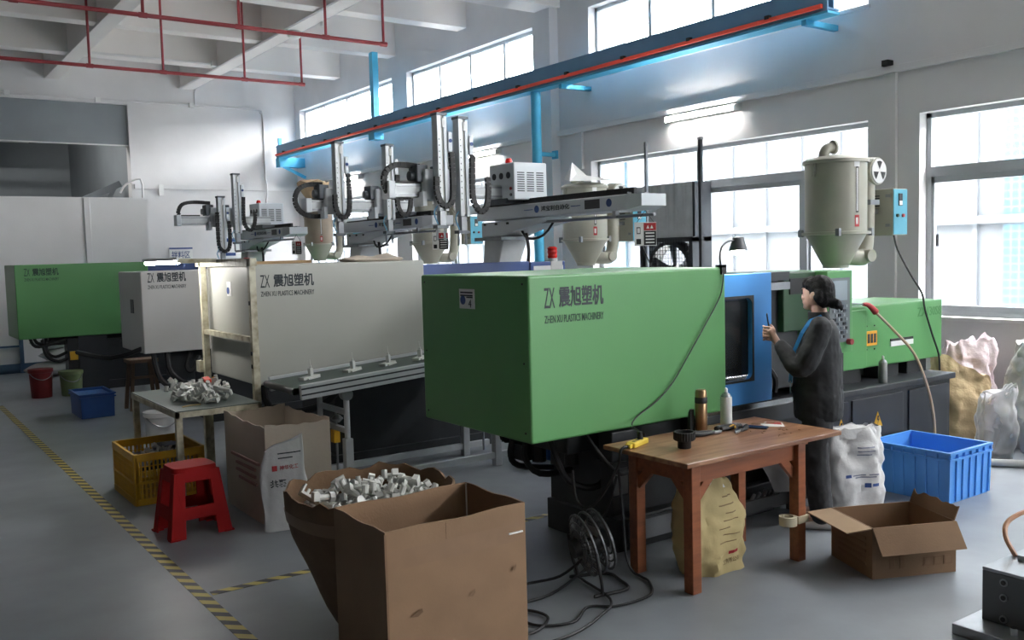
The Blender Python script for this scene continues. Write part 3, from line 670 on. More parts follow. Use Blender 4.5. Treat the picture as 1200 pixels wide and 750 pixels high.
    MB(t).bar((bx-.05, by+.1, z+.45), (x0+.1, y0+.15, z+.45), .04, .04).build('box_arm', STEEL, t)
    return t
hopper(6.38, 4.52, 1.61, 'beige hopper dryer above the woman, on the machine with the control panel')
hopper(6.42, 7.66, 1.64, 'beige hopper dryer behind the robot beam, with a white sheet on top')
hopper(6.3, 10.75, 1.68, 'beige hopper dryer half hidden between two robot arms')
hopper(6.42, 14.65, 1.75, 'brownish hopper dryer with a brown paper sack set on its lid', mat('hopper_brown', S(150, 136, 120), .5, var=.12))
DC = [(6.99, 4.40, 1.864), (7.0, 4.37, 1.74), (6.99, 4.25, 1.54), (6.98, 4.145, 1.39), (7.0, 4.13, 1.26), (7.1, 4.125, 1.05), (7.19, 4.12, .88), (7.21, 4.12, .742)]
c = MB(); c.tube([Vector(p)-Vector((6.99, 4.40, 1.864)) for p in DC], .008, 6, 4)
single(c, 'power_cable', RUBBER, 'black cable hanging from the light-blue dryer box to the machine cover', 'cable', (6.99, 4.40, 1.864), smooth=True)
c = MB(); c.tube([(0, 0, 0), (.03, -.02, -.1), (.1, -.04, -.25), (.14, -.06, -.4)], .008, 6, 4)
single(c, 'power_cable', RUBBER, 'black cable under the dryer box next to the warning sign', 'cable', (7.07, 7.5, 1.893), smooth=True)
c = MB(); c.add([(-.25, -.05, 0), (.3, -.1, .02), (.28, .12, .05), (-.2, .1, .03), (-.16, .02, .2), (-.05, .08, .09), (.1, .1, .08)], [(0, 1, 5, 4), (1, 2, 6, 5), (2, 3, 4, 6), (4, 5, 6), (0, 4, 3), (0, 3, 2, 1)])
single(c, 'plastic_sheet', PAPER, 'crumpled white sheet lying on the hopper lid', 'sheet', (6.25, 7.44, 2.512))
c = MB(); rs = []
for k in range(7):
    t_ = k/6; rr = .09+.16*min(1, t_*1.6)
    rs.append([(rr*math.cos(q*PI/8)*(1+.12*math.sin(3*q+k)) - .1*t_, rr*math.sin(q*PI/8)*.8, t_*.42+.03*t_*math.sin(q*1.7)) for q in range(16)])
c.loft(rs); single(c, 'paper_sack', mat('brown_sack', S(186, 160, 128), .8, var=.14, bump=.5, bscale=14), 'open brown paper sack standing on the brownish hopper', 'sack', (6.36, 14.43, 2.632), smooth=True)

# ------------------------------------------------------------------ take-out robots
def chain(t, pts, par=None, w_=.05, h_=.034):
    """cable chain: links strung along a smooth path"""
    P = [Vector(p) for p in pts]; Q = []
    for i in range(len(P)-1):
        a = P[max(i-1, 0)]; b = P[i]; c = P[i+1]; d = P[min(i+2, len(P)-1)]
        for k in range(8):
            q = k/8; Q.append(.5*((2*b)+(c-a)*q+(2*a-5*b+4*c-d)*q*q+(3*b-a-3*c+d)*q**3))
    Q.append(P[-1]); out = [Q[0]]; acc = 0
    for i in range(1, len(Q)):
        if (Q[i]-out[-1]).length >= .034: out.append(Q[i])
    m = MB(t)
    for i in range(len(out)-1):
        d = (out[i+1]-out[i]).normalized(); m.bar(out[i]-d*.001, out[i+1]-d*.004, w_, h_, up=(0, 1, 0) if abs(d.y) < .9 else (1, 0, 0))
    m.tube(out, .012, 5, 1)
    return m.build('cable_chain', CHAIN, par or t)
def robot(xb, yc, y0, y1, ya, xe, arms, zb, label, boxy, cable_top, logo_txt=True, short=False):
    t = thing('takeout_robot', label, 'robot', (xb+.1, yc, 1.68))
    # column
    cm = MB(t); x0, x1 = xb, xb+.32
    cm.loft([[(x0-.02, yc-.08, 1.66), (x1-.08, yc-.08, 1.66), (x1-.08, yc+.2, 1.66), (x0-.02, yc+.2, 1.66)], [(x0+.02, yc-.12, 1.93), (x1, yc-.12, 1.93), (x1, yc+.22, 1.93), (x0+.02, yc+.22, 1.93)]])
    cm.build('lower_column', mat('robot_pale', S(216, 219, 222), .4), t, bevel=.01)
    plate(t, x0-.06, x1+.06, yc-.2, yc+.28, 1.925, 1.96, 'clamp_plate', STEEL)
    up = MB(t); prof = [(yc+.24, 1.96), (yc+.24, zb-.02), (yc-.85, zb-.0), (yc-.85, zb-.05), (yc-.35, zb-.12), (yc-.14, 1.96)]
    n = len(prof)
    up.add([(x0, y, z) for y, z in prof]+[(x1, y, z) for y, z in prof], [tuple(range(n)), tuple(range(2*n-1, n-1, -1))]+[(i, n+i, n+(i+1) % n, (i+1) % n) for i in range(n)])
    up.build('upper_column', ROBOT, t, bevel=.012)
    for yy in (yc+.15, yc-.05, yc-.25): plate(t, x0-.012, x0, yy, yy+.03, zb-.05, zb-.03, 'bolt', RUBBER)
    # traverse beam
    tb_ = MB(t).box(x0-.04, x1-.02, y0+.12, y1, zb, zb+.13).build('traverse_beam', ROBOT, t, bevel=.01)
    MB(t).add([(x0-.04, y0+.12, zb), (x0-.04, y0+.12, zb+.13), (x1-.02, y0+.12, zb), (x1-.02, y0+.12, zb+.13), (x0+.02, y0, zb+.03), (x0+.02, y0, zb+.13), (x1-.02, y0, zb+.03), (x1-.02, y0, zb+.13)], [(0, 1, 5, 4), (2, 6, 7, 3), (4, 5, 7, 6), (1, 3, 7, 5), (0, 4, 6, 2)]).build('beam_end_cap', ROBOT, t)
    plate(t, x0, x0+.05, y0+.15, y1-.1, zb+.13, zb+.15, 'guide_rail', RUBBER, tb_); plate(t, x1-.12, x1-.07, y0+.15, y1-.1, zb+.13, zb+.15, 'guide_rail', STEEL, tb_)
    chain(t, [(x0+.14, y0+.2, zb+.165), (x0+.14, (y0+yc)/2, zb+.165), (x0+.14, yc-.1, zb+.165)], w_=.06)
    yl = (y0*.55+yc*.45)
    if logo_txt:
        text('鸿宝利自动化', (x0-.043, yl+.33, zb+.045), .42, .05, FACE_X, INK, tb_, bold=.02)
        MB(t).cyl((x0-.04, yl+.4, zb+.07), (x0-.043, yl+.4, zb+.07), .035, n=18).build('round_mark', INKB, tb_)
        plate(t, x0-.043, x0-.04, yl+.46, yl+.6, zb+.065, zb+.072, 'logo_line', INKB, tb_); plate(t, x0-.043, x0-.04, yl-.24, yl-.11, zb+.065, zb+.072, 'logo_line', INKB, tb_)
        plate(t, x0-.043, x0-.04, yl-.5, yl-.3, zb+.03, zb+.11, 'beam_sticker', CHARC, tb_); MB(t).cyl((x0-.04, yl-.62, zb+.07), (x0-.043, yl-.62, zb+.07), .035, n=18).build('round_mark', INKB, tb_)
    MB(t).cyl((x0+.02, y0-.15, zb-.05), (x0+.02, yc-.5, zb-.05), .014, n=8).build('air_pipe', STEEL, t); plate(t, x0, x0+.04, y0+.3, y0+.34, zb-.06, zb+.01, 'pipe_bracket', STEEL)
    MB(t).tube([(x0+.1, yc-.3, zb-.08), (x0+.05, yc-.5, zb-.2), (x0+.05, yc-.75, zb-.17), (x0+.1, yc-.85, zb-.04)], .012, 6).build('hose', RUBBER, t)
    MB(t).tube([(x0+.2, yc-.25, zb-.1), (x0+.2, yc-.3, zb-.3), (x0+.2, yc-.28, 1.68)], .018, 6).build('hose', RUBBER, t)
    # carriage + control box
    plate(t, x0-.08, x1, ya-.16, ya+.16, zb+.145, zb+.2, 'carriage', ROBOTD, bevel=.006)
    if boxy is not None:
        zc = zb+.18
        cb = plate(t, x0-.06, x0+.34, boxy, boxy+.42, zc, zc+.36, 'control_box', ROBOT, bevel=.012)
        for c_ in range(3):
            for r_ in range(9): plate(t, x0-.02+c_*.115, x0+.065+c_*.115, boxy-.003, boxy+.001, zc+.08+r_*.022, zc+.09+r_*.022, 'louvre', CHARC, cb)
        for k in range(3): MB(t).cyl((x0-.058, boxy+.09+.12*k, zc+.24), (x0-.066, boxy+.09+.12*k, zc+.24), .032, n=18).build('vent', CHARC, cb)
        for k in range(2): MB(t).cyl((x0-.058, boxy+.05, zc+.05+.06*k), (x0-.07, boxy+.05, zc+.05+.06*k), .015, n=12).build('button', INKR if k else CHARC, cb)
        MB(t).lathe([(.035, 0), (.035, .03), (.025, .055), (.005, .06)], (x0+.0, boxy+.16, zc+.355), 14).build('red_beacon', REDL, t, smooth=True)
    # crosswise beam over the mould
    zx = zb+.2
    xbm = MB(t).box(xe, x0+.1, ya-.06, ya+.06, zx, zx+.13).build('crosswise_beam', ALUM, t, bevel=.006)
    plate(t, xe, x0+.1, ya-.066, ya-.058, zx+.1, zx+.118, 'linear_rail', STEEL, xbm); plate(t, xe, x0+.1, ya-.066, ya-.058, zx+.012, zx+.03, 'linear_rail', STEEL, xbm)
    plate(t, xe, xe+.3, ya-.05, ya+.05, zx+.13, zx+.15, 'rack', RUBBER, xbm)
    plate(t, xe-.05, xe+.02, ya-.075, ya+.075, zx-.01, zx+.15, 'beam_end', ROBOT, xbm, bevel=.008)
    for (xa, za, zt, side) in arms:
        # saddle with motor
        sd_ = plate(t, xa-.14, xa+.06, ya-.14, ya-.06, zx-.03, zx+.26, 'arm_saddle', ROBOT, bevel=.012)
        MB(t).cyl((xa-.1, ya-.02, zx+.2), (xa-.24, ya-.02, zx+.2), .045, n=14).build('servo_motor', ROBOTD, sd_, smooth=True); plate(t, xa-.2, xa-.08, ya-.1, ya+.06, zx+.14, zx+.3, 'motor_block', ROBOTD, sd_, bevel=.01)
        plate(t, xa-.17, xa-.13, ya-.15, ya+.03, zx-.08, zx+.05, 'valve_block', ROBOT, sd_)
        # vertical arm
        am = plate(t, xa-.055, xa-.01, ya-.24, ya-.14, za, zt, 'arm_profile', ALUM, bevel=.004)
        plate(t, xa-.01, xa+.02, ya-.22, ya-.16, za+.02, zt-.01, 'arm_channel', mat('arm_pale', S(206, 206, 200), .4), am)
        plate(t, xa+.02, xa+.05, ya-.235, ya-.145, za, zt-.02, 'arm_rail', ROBOT, am)
        nb_ = int((zt-za-.3)/.055)
        for k in range(nb_): plate(t, xa-.04, xa-.032, ya-.243, ya-.239, za+.15+k*.055, za+.162+k*.055, 'bolt', CHARC, am)
        plate(t, xa-.06, xa+.05, ya-.25, ya-.13, zt-.012, zt+.012, 'arm_cap', ROBOTD, am); plate(t, xa-.005, xa+.03, ya-.245, ya-.2, zt-.12, zt-.04, 'belt_clamp', PAPER, am)
        pp = plate(t, xa+.055, xa+.1, ya-.25, ya-.2, zt-.34, zt-.16, 'arm_plate', ROBOT, am, bevel=.006); MB(t).cyl((xa+.078, ya-.25, zt-.24), (xa+.078, ya-.255, zt-.24), .018, n=14).build('round_mark', INKB, am)
        lo = max(za+.05, zx-.28) if not (short and xa == arms[0][0]) else za+.02
        if side == 0: chain(t, [(xa-.075, ya-.24, zx+.18), (xa-.075, ya-.24, lo+.12), (xa-.04, ya-.25, lo+.02), (xa+.02, ya-.25, lo-.01), (xa+.08, ya-.25, lo+.05), (xa+.1, ya-.24, lo+.25), (xa+.09, ya-.24, zt-.34)], am)
        else: chain(t, [(xa+.09, ya-.24, zt-.34), (xa+.08, ya-.24, lo+.16), (xa+.11, ya-.25, lo+.04), (xa+.17, ya-.25, lo-.01), (xa+.23, ya-.25, lo+.05), (xa+.26, ya-.24, lo+.2), (xa+.25, ya-.24, zx+.2)], am)
        # gripper
        gp = plate(t, xa-.03, xa+.03, ya-.21, ya-.15, za-.14, za, 'wrist', STEEL); plate(t, xa-.07, xa+.05, ya-.22, ya-.14, za-.16, za-.13, 'gripper_plate', ROBOTD, gp)
        for q in (-.05, .03): MB(t).cyl((xa+q, ya-.18, za-.16), (xa+q, ya-.18, za-.27), .012, n=8).build('gripper_finger', STEEL, gp)
        MB(t).tube([(xa-.05, ya-.2, za+.05), (xa-.1, ya-.22, za-.02), (xa-.05, ya-.2, za-.12)], .007, 5).build('air_line', mat('air_blue', S(110, 170, 205), .4), gp)
    xa = arms[0][0]
    chain(t, cable_top(xa, ya, zx))
    return t
robot(5.28, 7.72, 5.6, 7.98, 7.55, 4.02, [(4.45, 2.2, 3.08, 0), (4.68, 2.15, 3.06, 1)], 2.13, 'grey take-out robot with louvred control box above the navy gate', 7.28,
      lambda xa, ya, zx: [(xa-.12, ya, zx+.29), (xa-.35, ya, zx+.3), (xa-.47, ya-.02, zx+.24), (xa-.5, ya-.02, zx+.14), (xa-.44, ya-.02, zx+.02), (xa-.3, ya-.02, zx-.0), (xa-.2, ya-.02, zx+.02)])
robot(5.38, 11.1, 9.15, 11.45, 9.85, 4.2, [(4.50, 2.2, 3.08, 0), (5.13, 2.22, 3.08, 1)], 2.12, 'grey take-out robot with two arms set wide apart, above the pale machine', 10.1,
      lambda xa, ya, zx: [(xa-.12, ya, zx+.31), (xa-.3, ya, zx+.3), (xa-.42, ya-.02, zx+.24), (xa-.46, ya-.02, zx+.12), (xa-.4, ya-.02, zx+.0), (xa-.28, ya-.02, zx-.05), (xa-.14, ya-.02, zx-.05)])
robot(5.2, 14.85, 12.95, 15.2, 13.95, 3.92, [(4.49, 1.92, 2.74, 0), (4.73, 2.2, 3.08, 1)], 2.13, 'grey take-out robot with its beam stretched out in front of the back wall', 13.95,
      lambda xa, ya, zx: [(xa-.1, ya, zx+.33), (xa-.35, ya, zx+.34), (xa-.52, ya-.02, zx+.3), (xa-.58, ya-.02, zx+.18), (xa-.55, ya-.02, zx+.14)], short=True)
# warning signs hanging from the robots
def warn(x, y, z, rz, label):
    t = thing('warning_sign', label, 'sign', (x, y, z), rz, group=None)
    t.scale = (.7, .7, .8)
    MB().box(-.13, .13, -.004, .004, -.24, 0).build('sign_board', PAPER, t)
    MB().box(-.02, .125, -.007, -.003, -.085, -.008).build('red_field', INKR, t); MB().box(-.02, .125, -.007, -.003, -.235, -.09).build('black_field', RUBBER, t)
    MB().box(-.105, -.06, -.007, -.003, -.12, -.05).build('phone_pictogram', RUBBER, t); MB().box(-.11, -.055, -.007, -.003, -.225, -.17).build('device_pictogram', RUBBER, t); MB().box(-.098, -.067, -.009, -.006, -.11, -.06).build('pictogram_hole', PAPER, t)
    for k in range(4): MB().box(-.0, .105, -.009, -.006, -.118-.032*k, -.106-.032*k).build('text_line', PAPER, t)
    for q in (.01, .055): MB().add([(q, -.009, -.065), (q+.036, -.009, -.065), (q+.018, -.009, -.03)], [(0, 1, 2)]).build('warning_triangle', PAPER, t)
    MB().tube([(-.1, 0, 0), (0, 0, .12), (.1, 0, 0)], .004, 4, 1).build('string', RUBBER, t)
warn(5.3, 5.56, 2.02, -.55, 'warning sign on a string from the robot beam over the green guard')
warn(5.42, 9.02, 2.05, -.7, 'warning sign in red and black hanging over the grey-white machine')
warn(5.26, 12.8, 2.05, -1.1, 'warning sign seen almost edge-on under the farthest robot beam')

# exhaust fan housing in the window and two steel posts
ef = thing('exhaust_fan', 'grey corrugated metal hood over a square exhaust fan at the window', 'fan', (8.6, 8.6, 1.5))
m = MB(ef); N = 24; rows = []
for k in range(N+1):
    y = 8.15+.9*k/N; d = .018 if (k//2) % 2 else 0
    rows.append(y); m.v += [Vector((8.58-d, y, 1.93)), Vector((8.58-d, y, 2.62))]
m.f += [(2*k, 2*k+2, 2*k+3, 2*k+1) for k in range(N)]
m.build('corrugated_sheet', mat('corrugated_grey', S(190, 194, 196), .5, .3, var=.15, scale=5), ef)
plate(ef, 8.6, 8.9, 8.13, 9.07, 1.9, 2.63, 'hood', CHARC); plate(ef, 8.55, 8.9, 8.13, 8.19, 1.1, 1.93, 'fan_frame', CHARC); plate(ef, 8.55, 8.9, 9.02, 9.08, 1.1, 1.93, 'fan_frame', CHARC); plate(ef, 8.55, 8.9, 8.13, 9.07, 1.88, 1.94, 'fan_frame', CHARC); plate(ef, 8.55, 8.9, 8.13, 9.07, 1.05, 1.11, 'fan_frame', CHARC)
m = MB(ef); cy, cz = 8.6, 1.5
for k in range(28):
    a = 2*PI*k/28; a2 = 2*PI*(k+1)/28
    m.bar((8.7, cy+.37*math.cos(a), cz+.37*math.sin(a)), (8.7, cy+.37*math.cos(a2), cz+.37*math.sin(a2)), .05, .2, up=(1, 0, 0))
m.build('shroud', CHARC, ef)
for k in range(5):
    a = 2*PI*k/5+.3; c_, s_ = math.cos(a), math.sin(a)
    MB(ef).add([(8.68, cy+.06*c_-.05*s_, cz+.06*s_+.05*c_), (8.74, cy+.06*c_+.05*s_, cz+.06*s_-.05*c_), (8.76, cy+.33*c_+.14*s_, cz+.33*s_-.14*c_), (8.68, cy+.35*c_-.08*s_, cz+.35*s_+.08*c_)], [(0, 1, 2, 3)]).build('blade', STEEL, ef)
MB(ef).cyl((8.66, cy, cz), (8.78, cy, cz), .08, n=16).build('hub', CHARC, ef)
m = MB(ef)
for k in range(19): m.cyl((8.55, 8.17+.048*k, 1.08), (8.55, 8.17+.048*k, 1.92), .004, n=4)
for k in range(18): m.cyl((8.55, 8.15, 1.1+.048*k), (8.55, 9.05, 1.1+.048*k), .004, n=4)
m.build('mesh_guard', RUBBER, ef)
t = thing('steel_post', 'tall dark steel post standing before the exhaust fan', 'post', (7.95, 7.42, 0)); plate(t, 7.93, 7.97, 7.4, 7.44, 0.01, 3.03, 'post_tube', CHARC); plate(t, 7.88, 8.02, 7.35, 7.49, 0, .012, 'foot_plate', CHARC); plate(t, 7.925, 7.975, 7.395, 7.445, 3.03, 3.06, 'post_cap', STEEL)
t = thing('steel_post', 'thin galvanised perforated post beside the corrugated hood', 'post', (7.7, 8.05, 0)); plate(t, 7.685, 7.715, 8.035, 8.065, 0.01, 3.06, 'post_tube', STEEL); plate(t, 7.64, 7.76, 7.99, 8.11, 0, .012, 'foot_plate', STEEL)

# ------------------------------------------------------------------ wooden table and what stands on it
T = thing('wooden_table', 'worn brown wooden work table with corner braces beside the green guard', 'table', (3.95, 3.53, 0))
ZT = .72
tp = plate(T, 3.33, 4.6, 3.22, 3.86, ZT-.026, ZT, 'table_top', WOODT, bevel=.005)
LG = [(3.435, 3.29), (4.27, 3.27), (3.44, 3.71), (4.275, 3.71)]
for x, y in LG: plate(T, x, x+.065, y, y+.065, 0, ZT-.026, 'leg', WOOD, bevel=.004)
for y in (3.3, 3.735): plate(T, 3.5, 4.27, y, y+.025, .585, ZT-.026, 'apron', WOOD)
for x in (3.45, 4.3): plate(T, x, x+.025, 3.35, 3.71, .585, ZT-.026, 'apron', WOOD)
def brace(p, q): MB(T).bar(p, q, .026, .05).build('corner_brace', WOOD, T)
for y in (3.318, 3.742):
    brace((3.49, y, .5), (3.6, y, .61)); brace((4.28, y, .5), (4.17, y, .61))
for x in (3.466, 4.305):
    brace((x, 3.345, .5), (x, 3.45, .61)); brace((x, 3.72, .5), (x, 3.615, .61))
plate(T, 4.262, 4.345, 3.262, 3.34, .672, .694, 'leg_cap', WOOD)
# power strip
t = thing('power_strip', 'yellow power strip block on the table edge', 'power strip', (3.46, 3.72, ZT), .35)
MB().box(-.085, .085, -.028, .028, 0, .03).build('strip_body', mat('strip_yellow', S(226, 196, 70), .5), t, bevel=.006)
MB().box(-.115, -.08, -.016, .016, .004, .026).build('cord_grip', mat('strip_yellow', S(226, 196, 70), .5), t)
MB().cyl((.035, 0, .028), (.035, 0, .07), .018, .012, n=12).build('plug', RUBBER, t, smooth=True)
for q in (-.04, 0): MB().box(q-.012, q+.012, -.01, .01, .0295, .031).build('socket', RUBBER, t)
c = MB(); c.tube([(0, 0, 0), (-.03, -.002, 0), (-.052, .0, -.018), (-.058, .005, -.08), (-.1, .06, -.22), (-.16, .13, -.33), (-.2, .2, -.3), (-.2, .23, -.14)], .008, 6, 4)
single(c, 'extension_cable', RUBBER, 'black cord drooping from the yellow power strip behind the table leg', 'cord', (3.352, 3.682, ZT+.013), smooth=True)
# thermos
t = thing('thermos_flask', 'tall bronze metal thermos flask on the wooden table', 'flask', (4.01, 3.76, ZT))
MB().lathe([(.034, 0), (.036, .004), (.036, .165), (.034, .17)], n=24).build('flask_body', mat('bronze', S(168, 138, 104), .28, .85, var=.1, scale=8), t, smooth=True)
MB().lathe([(.0355, .168), (.037, .172), (.037, .2), (.0345, .203)], n=24).build('black_collar', RUBBER, t, smooth=True)
MB().lathe([(.0345, .2), (.034, .235), (.028, .247), (.008, .25)], n=24).build('cup_lid', mat('bronze', S(168, 138, 104), .28, .85), t, smooth=True)
# small dark grey wedge beside the flask
t = thing('dark_wedge', 'small dark grey piece beside the thermos', 'piece', (3.965, 3.8, ZT))
MB().loft([[(-.02, -.015, 0), (.02, -.015, 0), (.02, .015, 0), (-.02, .015, 0)], [(-.012, -.01, .13), (.018, -.01, .13), (.018, .01, .13), (-.012, .01, .11)], [(-.002, -.008, .13), (.014, -.008, .13), (.014, .008, .13), (-.002, .008, .13)]]).build('piece_body', CHARC, t, bevel=.004)
def spray(x, y, z, label, body, s=1.0):
    t = thing('spray_can', label, 'can', (x, y, z))
    MB().lathe([(.03*s, 0), (.032*s, .004), (.032*s, .15*s), (.03*s, .158*s)], n=22).build('can_body', body, t, smooth=True)
    MB().lathe([(.03*s, .156*s), (.022*s, .172*s), (.012*s, .178*s), (.012*s, .182*s)], n=22).build('can_shoulder', STEEL, t, smooth=True)
    MB().lathe([(.009*s, .18*s), (.01*s, .2*s), (.005*s, .207*s)], n=12).build('nozzle', PAPER, t, smooth=True)
    return t
t = spray(4.26, 3.79, ZT, 'white spray can with an orange side stripe on the wooden table', PAPER, 1.1)
pts = []
for k in range(4):
    a = -.35+.3*k/3; pts.append((.033*math.cos(a), .033*math.sin(a)))
MB().add([(x, y, .02) for x, y in pts]+[(x, y, .13) for x, y in pts], [(k, k+1, 5+k, 4+k) for k in range(3)]).build('orange_stripe', ORANGE, t)
spray(6.33, 4.07, .736, 'grey spray can standing on the black machine bed', mat('can_grey', S(150, 150, 146), .4, .3))
# black ribbed plastic cup
t = thing('ribbed_cup', 'black ribbed plastic cap standing on a narrow foot on the table', 'cap', (3.6, 3.5, ZT))
MB().lathe([(.034, 0), (.036, .003), (.036, .035), (.04, .04), (.054, .044), (.056, .05), (.056, .088), (.053, .09), (.05, .09), (.048, .06), (.01, .058)], n=30).build('cup_body', RUBBER, t, smooth=True)
for k in range(24):
    a = 2*PI*k/24; c_, s_ = math.cos(a), math.sin(a)
    MB().bar((.056*c_, .056*s_, .048), (.056*c_, .056*s_, .089), .005, .004).build('rib', RUBBER, t)
# tools, phone, papers
def cutter(x, y, rz, label, yellow):
    t = thing('side_cutter', label, 'pliers', (x, y, ZT), rz)
    for s in (-1, 1):
        MB().tube([(0, .004*s, .012), (.05, .022*s, .012), (.11, .03*s, .012), (.16, .018*s, .012)], lambda q: .009+.005*q, 8, 4).build('handle', RUBBER, t, smooth=True)
    if yellow: MB().tube([(.03, .02, .02), (.06, .028, .022), (.1, .034, .02)], .005, 6).build('yellow_inlay', YEL, t, smooth=True)
    MB().prism([(.01, -.016), (.01, .016), (-.035, .01), (-.055, 0), (-.035, -.01)], .014, Matrix.Translation((0, 0, .004))).build('jaw', STEEL, t, bevel=.002)
    MB().cyl((.005, 0, .002), (.005, 0, .021), .009, n=10).build('pivot', CHROME, t)
cutter(4.0, 3.65, 2.9, 'black-handled side cutters lying against the thermos', False)
cutter(4.12, 3.58, .5, 'black and yellow side cutters lying in the middle of the table', True)
cutter(4.24, 3.715, 3.3, 'black and yellow side cutters next to the mobile phone', True)
def phone(loc, label, rot=None):
    t = thing('mobile_phone', label, 'phone', loc)
    if rot is not None: t.rotation_euler = rot
    MB().box(-.036, .036, -.075, .075, 0, .008).build('phone_body', RUBBER, t, bevel=.004); MB().box(-.033, .033, -.07, .07, .0078, .0088).build('screen', mat('phone_screen', S(28, 40, 66), .08), t)
    return t
phone((4.31, 3.61, ZT), 'dark mobile phone lying flat on the wooden table', (0, 0, .5))
t = thing('red_print_card', 'white paper card with red print on the table', 'card', (4.47, 3.6, ZT), .7)
MB().prism([(-.06, -.06), (.07, -.05), (.08, .05), (0, .08), (-.07, .05)], .002).build('card', PAPER, t); MB().prism([(.0, -.045), (.06, -.04), (.07, .04), (.02, .06)], .001, Matrix.Translation((0, 0, .002))).build('red_print', INKR, t)
t = thing('label_sheet', 'greyish clear label sheet behind the cutters', 'sheet', (4.28, 3.74, ZT), .3); MB().box(-.09, .09, -.04, .04, 0, .0015).build('sheet', mat('grey_film', S(170, 160, 160), .3), t)
t = thing('wood_stick', 'thin pale stick lying across the card', 'stick', (4.44, 3.66, ZT+.003), 2.6); MB().box(-.07, .07, -.004, .004, 0, .004).build('stick', KRAFTI, t)
for k in range(16):
    o = single(MB().box(-.008, .008, -.002, .002, 0, .002), 'shaving', KRAFTE, 'tiny brown shaving scattered on the table top', 'shaving', (4.2+.3*random.random(), 3.35+.25*random.random(), ZT), 'shavings on the table'); o.rotation_euler = (0, 0, random.random()*3)
# gooseneck lamp clipped to the guard, with its cord
t = thing('gooseneck_lamp', 'dark gooseneck lamp clipped on the green guard, lit', 'lamp', (4.42, 3.95, 1.6))
MB(t).box(4.4, 4.44, 3.936, 3.951, 1.63, 1.69).box(4.4, 4.44, 3.936, 3.99, 1.674, 1.69).build('clip', RUBBER, t)
MB(t).tube([(4.42, 3.965, 1.688), (4.42, 3.97, 1.74), (4.44, 3.97, 1.8), (4.5, 3.975, 1.835), (4.57, 3.98, 1.84)], .007, 8, 5).build('gooseneck', CHARC, t, smooth=True)
MB(t).lathe([(.058, 0), (.056, .012), (.04, .06), (.036, .082), (.012, .088)], (4.6, 3.98, 1.775), 20).build('lamp_shade', mat('shade_grey', S(96, 98, 100), .4), t, smooth=True)
MB(t).lathe([(.012, -.026), (.034, -.018), (.042, 0), (.03, .01)], (4.6, 3.98, 1.774), 16).build('bulb', emis('bulb_glow', (1, .97, .92, 1), 120), t, smooth=True)
cp = [(4.42, 3.94, 1.66), (4.40, 3.935, 1.56), (4.36, 3.934, 1.47), (4.22, 3.935, 1.3), (4.1, 3.935, 1.16), (3.96, 3.936, 1.0), (3.82, 3.935, .9), (3.66, 3.93, .83), (3.55, 3.86, .8), (3.50, 3.745, .79)]
c = MB(); c.tube([Vector(p)-Vector(cp[0]) for p in cp], .0045, 6, 4)
single(c, 'lamp_cord', RUBBER, 'thin black lamp cord hanging across the green guard to the yellow power strip', 'cord', cp[0], smooth=True)
# tape roll stuck on the table leg
t = thing('tape_roll', 'cream masking tape roll strapped to the table leg', 'tape', (4.215, 3.3, .22))
MB().lathe([(.03, 0), (.05, 0), (.05, .05), (.03, .05), (.03, 0)], n=24).build('roll', mat('masking_tape', S(214, 204, 176), .6), t, smooth=True)
MB(t).box(4.255, 4.345, 3.258, 3.345, .225, .265).build('tape_wrap', mat('tape_clear', S(190, 176, 150), .3), t)

# ------------------------------------------------------------------ sacks
def wrap(o, target, off=.003):
    w_ = o.modifiers.new('w', 'SHRINKWRAP'); w_.target = target; w_.wrap_method = 'PROJECT'; w_.use_project_y = True
    w_.use_positive_direction = True; w_.use_negative_direction = True; w_.offset = off; return o
def decal(par, body, x0, x1, y, z0, z1, name, m_, nx=16):
    vs = []; 
    for i in range(nx+1):
        x = x0+(x1-x0)*i/nx; vs += [(x, y, z0), (x, y, z1)]
    return wrap(MB().add(vs, [(2*i, 2*i+2, 2*i+3, 2*i+1) for i in range(nx)]).build(name, m_, par), body)
def sack_mesh(w_, d_, h_, seed, top=.75, lean=(0, 0), bulge=.12, crown=.05, n=28, m=16, amp=.02, power=.6, pinch=None, crumple=0, tilt=0):
    mb = MB(); rings = []
    for j in range(m+1):
        t_ = j/m; z = h_*t_
        k = (.86+.14*min(1, t_*6)) * (1+bulge*math.sin(PI*min(1, t_*1.15))) * (1-(1-top)*max(0, (t_-.6)/.4)**1.3)
        if pinch: k *= pinch(t_)
        dd = 1-(.45*max(0, (t_-.55)/.45))
        r_ = []
        for i in range(n):
            a = 2*PI*i/n; c_, s_ = math.cos(a), math.sin(a)
            x = w_/2*k*math.copysign(abs(c_)**power, c_); y = d_/2*k*dd*math.copysign(abs(s_)**power, s_)
            nz = noise.noise(Vector((x*7+seed*3.1, y*7, z*6)))*amp+noise.noise(Vector((x*19+seed, y*19, z*15)))*amp*.45
            if crumple:
                for o_ in (6, 13, 26): nz += crumple*(6/o_)*(abs(noise.noise(Vector((x*o_+seed, y*o_, z*o_*.8))))-.25)
            x += c_*nz+lean[0]*t_*t_; y += s_*nz+lean[1]*t_*t_
            zz = z+(crown*noise.noise(Vector((math.cos(a)*2+seed, math.sin(a)*2, 3.0)))*t_**4)+tilt*c_*t_**2
            r_.append((x, y, zz))
        rings.append(r_)
    last = rings[-1]; cx_ = sum(p[0] for p in last)/n; cy_ = sum(p[1] for p in last)/n; cz_ = sum(p[2] for p in last)/n
    for f_, dz_ in ((.82, -.01), (.55, -.04), (.25, -.05), (.05, -.05)):
        rings.append([(cx_+(p[0]-cx_)*f_, cy_+(p[1]-cy_)*f_, p[2]*f_+cz_*(1-f_)+dz_*h_+.25*amp*noise.noise(Vector((p[0]*20*f_, p[1]*20, seed)))) for p in last])
    mb.loft(rings); return mb
